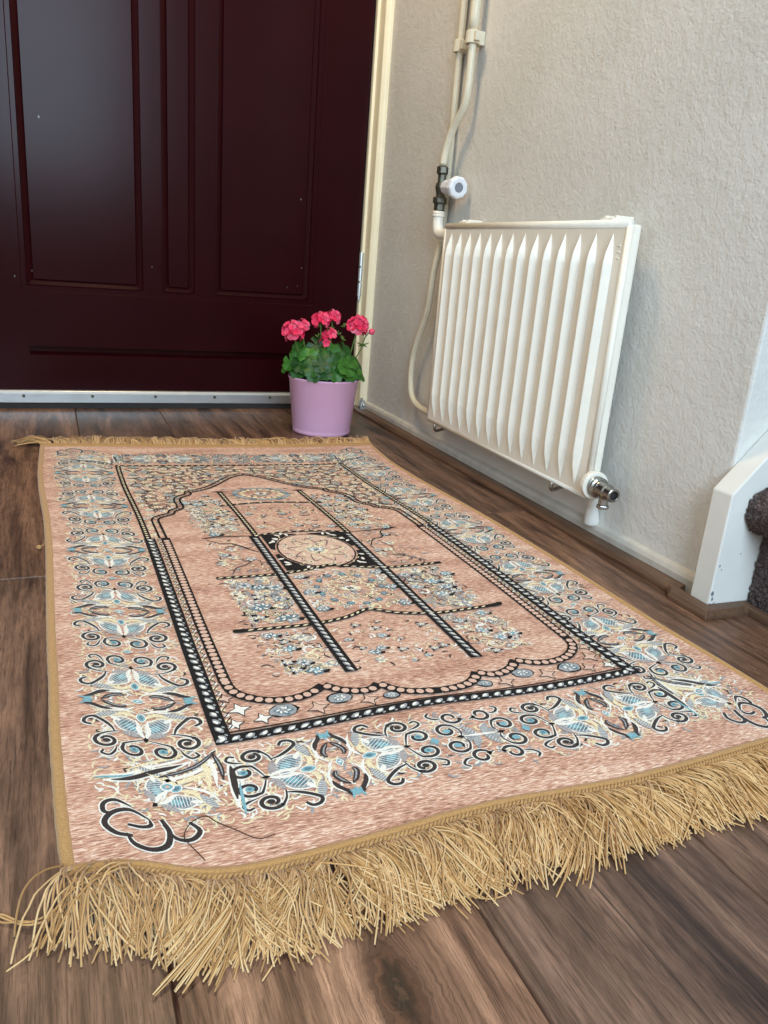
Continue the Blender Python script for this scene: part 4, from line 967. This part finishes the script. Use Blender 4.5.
def build_panel():
    nu, nv = 74, 128
    uu, vv = np.meshgrid(np.linspace(3, RW-3, nu), np.linspace(0, RL, nv)); uv = np.stack([uu.ravel(), vv.ravel()], 1)
    xy = rug_xy(uv); z = rug_z(uv)
    V = [np.concatenate([xy, z[:, None]], 1)]
    F = [(j*nu+i, j*nu+i+1, (j+1)*nu+i+1, (j+1)*nu+i) for j in range(nv-1) for i in range(nu-1)]; MI = [RUG]*len(F)
    o = nu*nv
    # skirt to the floor so the panel has thickness
    edge = [i for i in range(nu)]+[j*nu+nu-1 for j in range(1, nv)]+[(nv-1)*nu+i for i in range(nu-2, -1, -1)]+[j*nu for j in range(nv-2, 0, -1)]
    bot = V[0][edge].copy(); bot[:, 2] = 0.0004; V.append(bot); ne = len(edge)
    for i in range(ne):
        k = (i+1) % ne; F.append((edge[i], o+i, o+k, edge[k])); MI.append(RUG)
    F.append(tuple(o+i for i in range(ne))[::-1]); MI.append(RUG); o += ne
    alluv = []; lz = []
    for idx, (layer, mi, pts, fs) in enumerate(PAT):
        alluv += pts; lz += [layer*0.00008+0.0005+(idx % 37)*0.0000020]*len(pts)
        for f in fs: F.append(tuple(o+i for i in f)); MI.append(mi)
        o += len(pts)
    alluv = np.array(alluv); V.append(np.concatenate([rug_xy(alluv), (rug_z(alluv)+np.array(lz))[:, None]], 1))
    V = np.concatenate(V)-np.array([0.36, 1.1, 0])
    me = bpy.data.meshes.new('woven_panel'); me.from_pydata(V.tolist(), [], F)
    for m in RUGM: me.materials.append(m)
    me.polygons.foreach_set('material_index', MI); me.update()
    ob = bpy.data.objects.new('woven_panel', me); COL.objects.link(ob); ob.parent = RUGROOT
    ob['label'] = 'pink panel woven with black arch, scrolls and flowers'
build_panel()
# rolled binding along both long sides
for sgn, T in ((0, TL), (1, TR)):
    b = MB(); pts = []
    for t in np.linspace(0, 1, 160):
        p = rug_xy(np.array([(2.0 if sgn == 0 else RW-2.0), t*RL])); pts.append((p[0], p[1]))
    vs = []; n = 9
    for i, (x, y) in enumerate(pts):
        for j in range(n):
            q = PI*j/(n-1)
            vs.append((x+0.0058*math.cos(q)*(1+0.04*math.sin(i*1.9)), y, 0.0006+0.0068*math.sin(q)**0.8))
    b.add(vs, [(i*n+j, (i+1)*n+j, (i+1)*n+j+1, i*n+j+1) for i in range(len(pts)-1) for j in range(n-1)])
    b.build('edge_binding', M_BIND, RUGROOT, smooth=True)
def seam(v0, out):      # flat tan tape with a row of chain stitches
    b = MB(); n = 7; vs = []; S = np.linspace(-2, RW+2, 150)
    for s in S:
        for j in range(n):
            q = j/(n-1); p = rug_xy(np.array([s, v0+out*(-7+11*q)])); vs.append((p[0], p[1], 0.0056+0.0020*math.sin(PI*q)+float(rug_z(np.array([s, v0])))-RUG_Z))
    b.add(vs, [(i*n+j, (i+1)*n+j, (i+1)*n+j+1, i*n+j+1) for i in range(len(S)-1) for j in range(n-1)])
    b.build('fringe_tape', M_BIND, RUGROOT, smooth=True)
    c = MB()
    for ph in (0, PI):
        pts = []
        for i in range(1300):
            s = -2+(RW+4)*i/1299; a = i*2*PI/13+ph
            p = rug_xy(np.array([s, v0+out*(5.0+1.5*math.cos(a))])); pts.append((p[0], p[1], 0.0068+0.0013*math.sin(a)))
        c.tube(pts, 0.0014, 5)
    c.build('chain_stitch', M_BIND, RUGROOT, smooth=True)
seam(0, -1); seam(RL, 1)
def fringe(near):
    rnd = random.Random(77 if near else 78); b = MB()
    N = 3600 if near else 1200
    NTS = 150 if near else 70
    tass = [dict(lat=rnd.gauss(0, 0.24), ln=rnd.uniform(0.86, 1.12), curl=rnd.gauss(0, 0.020), lift=rnd.uniform(0.003, 0.012), wob=rnd.uniform(0.0005, 0.004), ph=rnd.uniform(0, 6.3)) for _ in range(NTS)]
    for i in range(N):
        s = RW*(i+rnd.random())/N
        stray = rnd.random() < 0.22
        tq = tass[rnd.randrange(NTS)] if stray else tass[min(NTS-1, max(0, int(s/RW*NTS+rnd.gauss(0, 0.35))))]
        p0 = rug_xy(np.array([s, (-6 if near else RL+6)])); z0 = 0.0062+rnd.uniform(-0.003, 0.0012)
        ln = rnd.gauss(0.064, 0.005)*tq['ln']; lat = tq['lat']+rnd.gauss(0, 0.09)
        if near:
            if s < 120: k = 1-s/120; lat = lat*(1-0.5*k)+0.06*k+rnd.gauss(0, 0.16*k); ln *= 1+0.04*k
            if s > 430: lat += 0.35*(s-430)/300; ln *= 1-0.06*(s-430)/300
            if s < 60 and rnd.random() < .35: continue
            dirv = np.array([lat, -1.0])
        else:
            if s < 25: lat -= rnd.uniform(0.4, 2.4)
            dirv = np.array([lat, 1.0])
        dirv /= np.linalg.norm(dirv); sd = np.array([-dirv[1], dirv[0]])
        lift = (tq['lift'] if near else tq['lift']*1.5)+rnd.uniform(-0.002, 0.004)
        curl = tq['curl']*(0.4 if near and s < 90 else 1)+rnd.gauss(0, 0.007); ph = tq['ph']+rnd.gauss(0, 0.5); wob = tq['wob']*rnd.uniform(.5, 1.4)
        end = rnd.uniform(0.0009, 0.004)
        pts = []; m = 11
        for j in range(m):
            t = j/(m-1)
            q = p0+dirv*ln*t+sd*(curl*t*t+wob*math.sin(ph+t*7))
            z = (1-t)*z0*(1-t)+lift*4*t*(1-t)*(1-0.45*t)+end*t
            pts.append((q[0], q[1], max(0.0009, z)))
        b.tube(pts, [0.00070 if near else 0.0009]*(m-1)+[0.0006], 4)
    if near:
        # a few loose ends thrown out at the left corner
        for k in range(34):
            p0 = rug_xy(np.array([rnd.uniform(-4, 46), rnd.uniform(-6, 6)]))
            a = rnd.uniform(PI*1.12, PI*1.5); ln = rnd.uniform(0.04, 0.085); bend = rnd.uniform(0.2, 1.3)
            pts = []; q = np.array(p0); aa = a
            for j in range(11):
                t = j/10; pts.append((q[0], q[1], max(0.0009, 0.006*(1-t)+0.012*math.sin(PI*t)*rnd.uniform(.9, 1.1)+0.001)))
                aa += bend/10; q = q+np.array([math.cos(aa), math.sin(aa)])*ln/10
            b.tube(cat_rom(pts, 2), 0.0008, 4)
        for k in range(3):
            b.tube(cat_rom([(0.02+0.002*k, 0.475, 0.006), (-0.005, 0.462-0.001*k, 0.008), (-0.022, 0.452+rnd.uniform(-.004, .004), 0.006), (-0.036, 0.456+rnd.uniform(-.004, .004), 0.004), (-0.050, 0.464+rnd.uniform(-.006, .006), 0.0015), (-0.056-0.002*k, 0.470+rnd.uniform(-.006, .006), 0.001)], 4), 0.0008, 4)
        b.tube(cat_rom([(0.28, 0.43, 0.01), (0.262, 0.392, 0.004), (0.272, 0.379, 0.001), (0.290, 0.377, 0.001), (0.304, 0.384, 0.001)], 5), 0.0007, 4)
    o = b.build('fringe', M_FRINGE, RUGROOT, smooth=True); o['kind'] = 'stuff'
    o['label'] = 'long pale gold yarn fringe at the near end' if near else 'gold yarn fringe at the far end by the door'
fringe(True); fringe(False)

# dark loose thread lying on the near left corner of the rug
b = MB(); path = [(0.0860, 0.4700), (0.0765, 0.4931), (0.0767, 0.5042), (0.0862, 0.5153), (0.0945, 0.5175), (0.1000, 0.5100), (0.112, 0.4978), (0.1232, 0.484), (0.1322, 0.4802), (0.1422, 0.4804)]
b.tube([(x, y, 0.0078+0.0006*math.sin(i*0.5)) for i, (x, y) in enumerate(cat_rom(path, 6))], 0.00045, 5)
tag(b.build('loose_thread', M_THREAD, smooth=True, loc=(0.10, 0.5, 0.006)), 'dark loose thread curled on the near left corner of the rug', 'thread')
b = MB(); b.lathe([(0.0001, 0.0), (0.003, 0.001), (0.004, 0.0035), (0.0025, 0.006), (0.0001, 0.0068)], (-0.031, 1.161, 0.0), (0, 0, 1), 9)
b.tube(cat_rom([(-0.0300, 1.161, 0.004), (-0.026, 1.158, 0.007), (-0.024, 1.163, 0.0078)], 3), 0.0009, 5)
tag(b.build('lint_knot', M_BIND, smooth=True, loc=(-0.031, 1.161, 0)), 'tiny beige knot of lint on the floor at the left rug edge', 'lint')
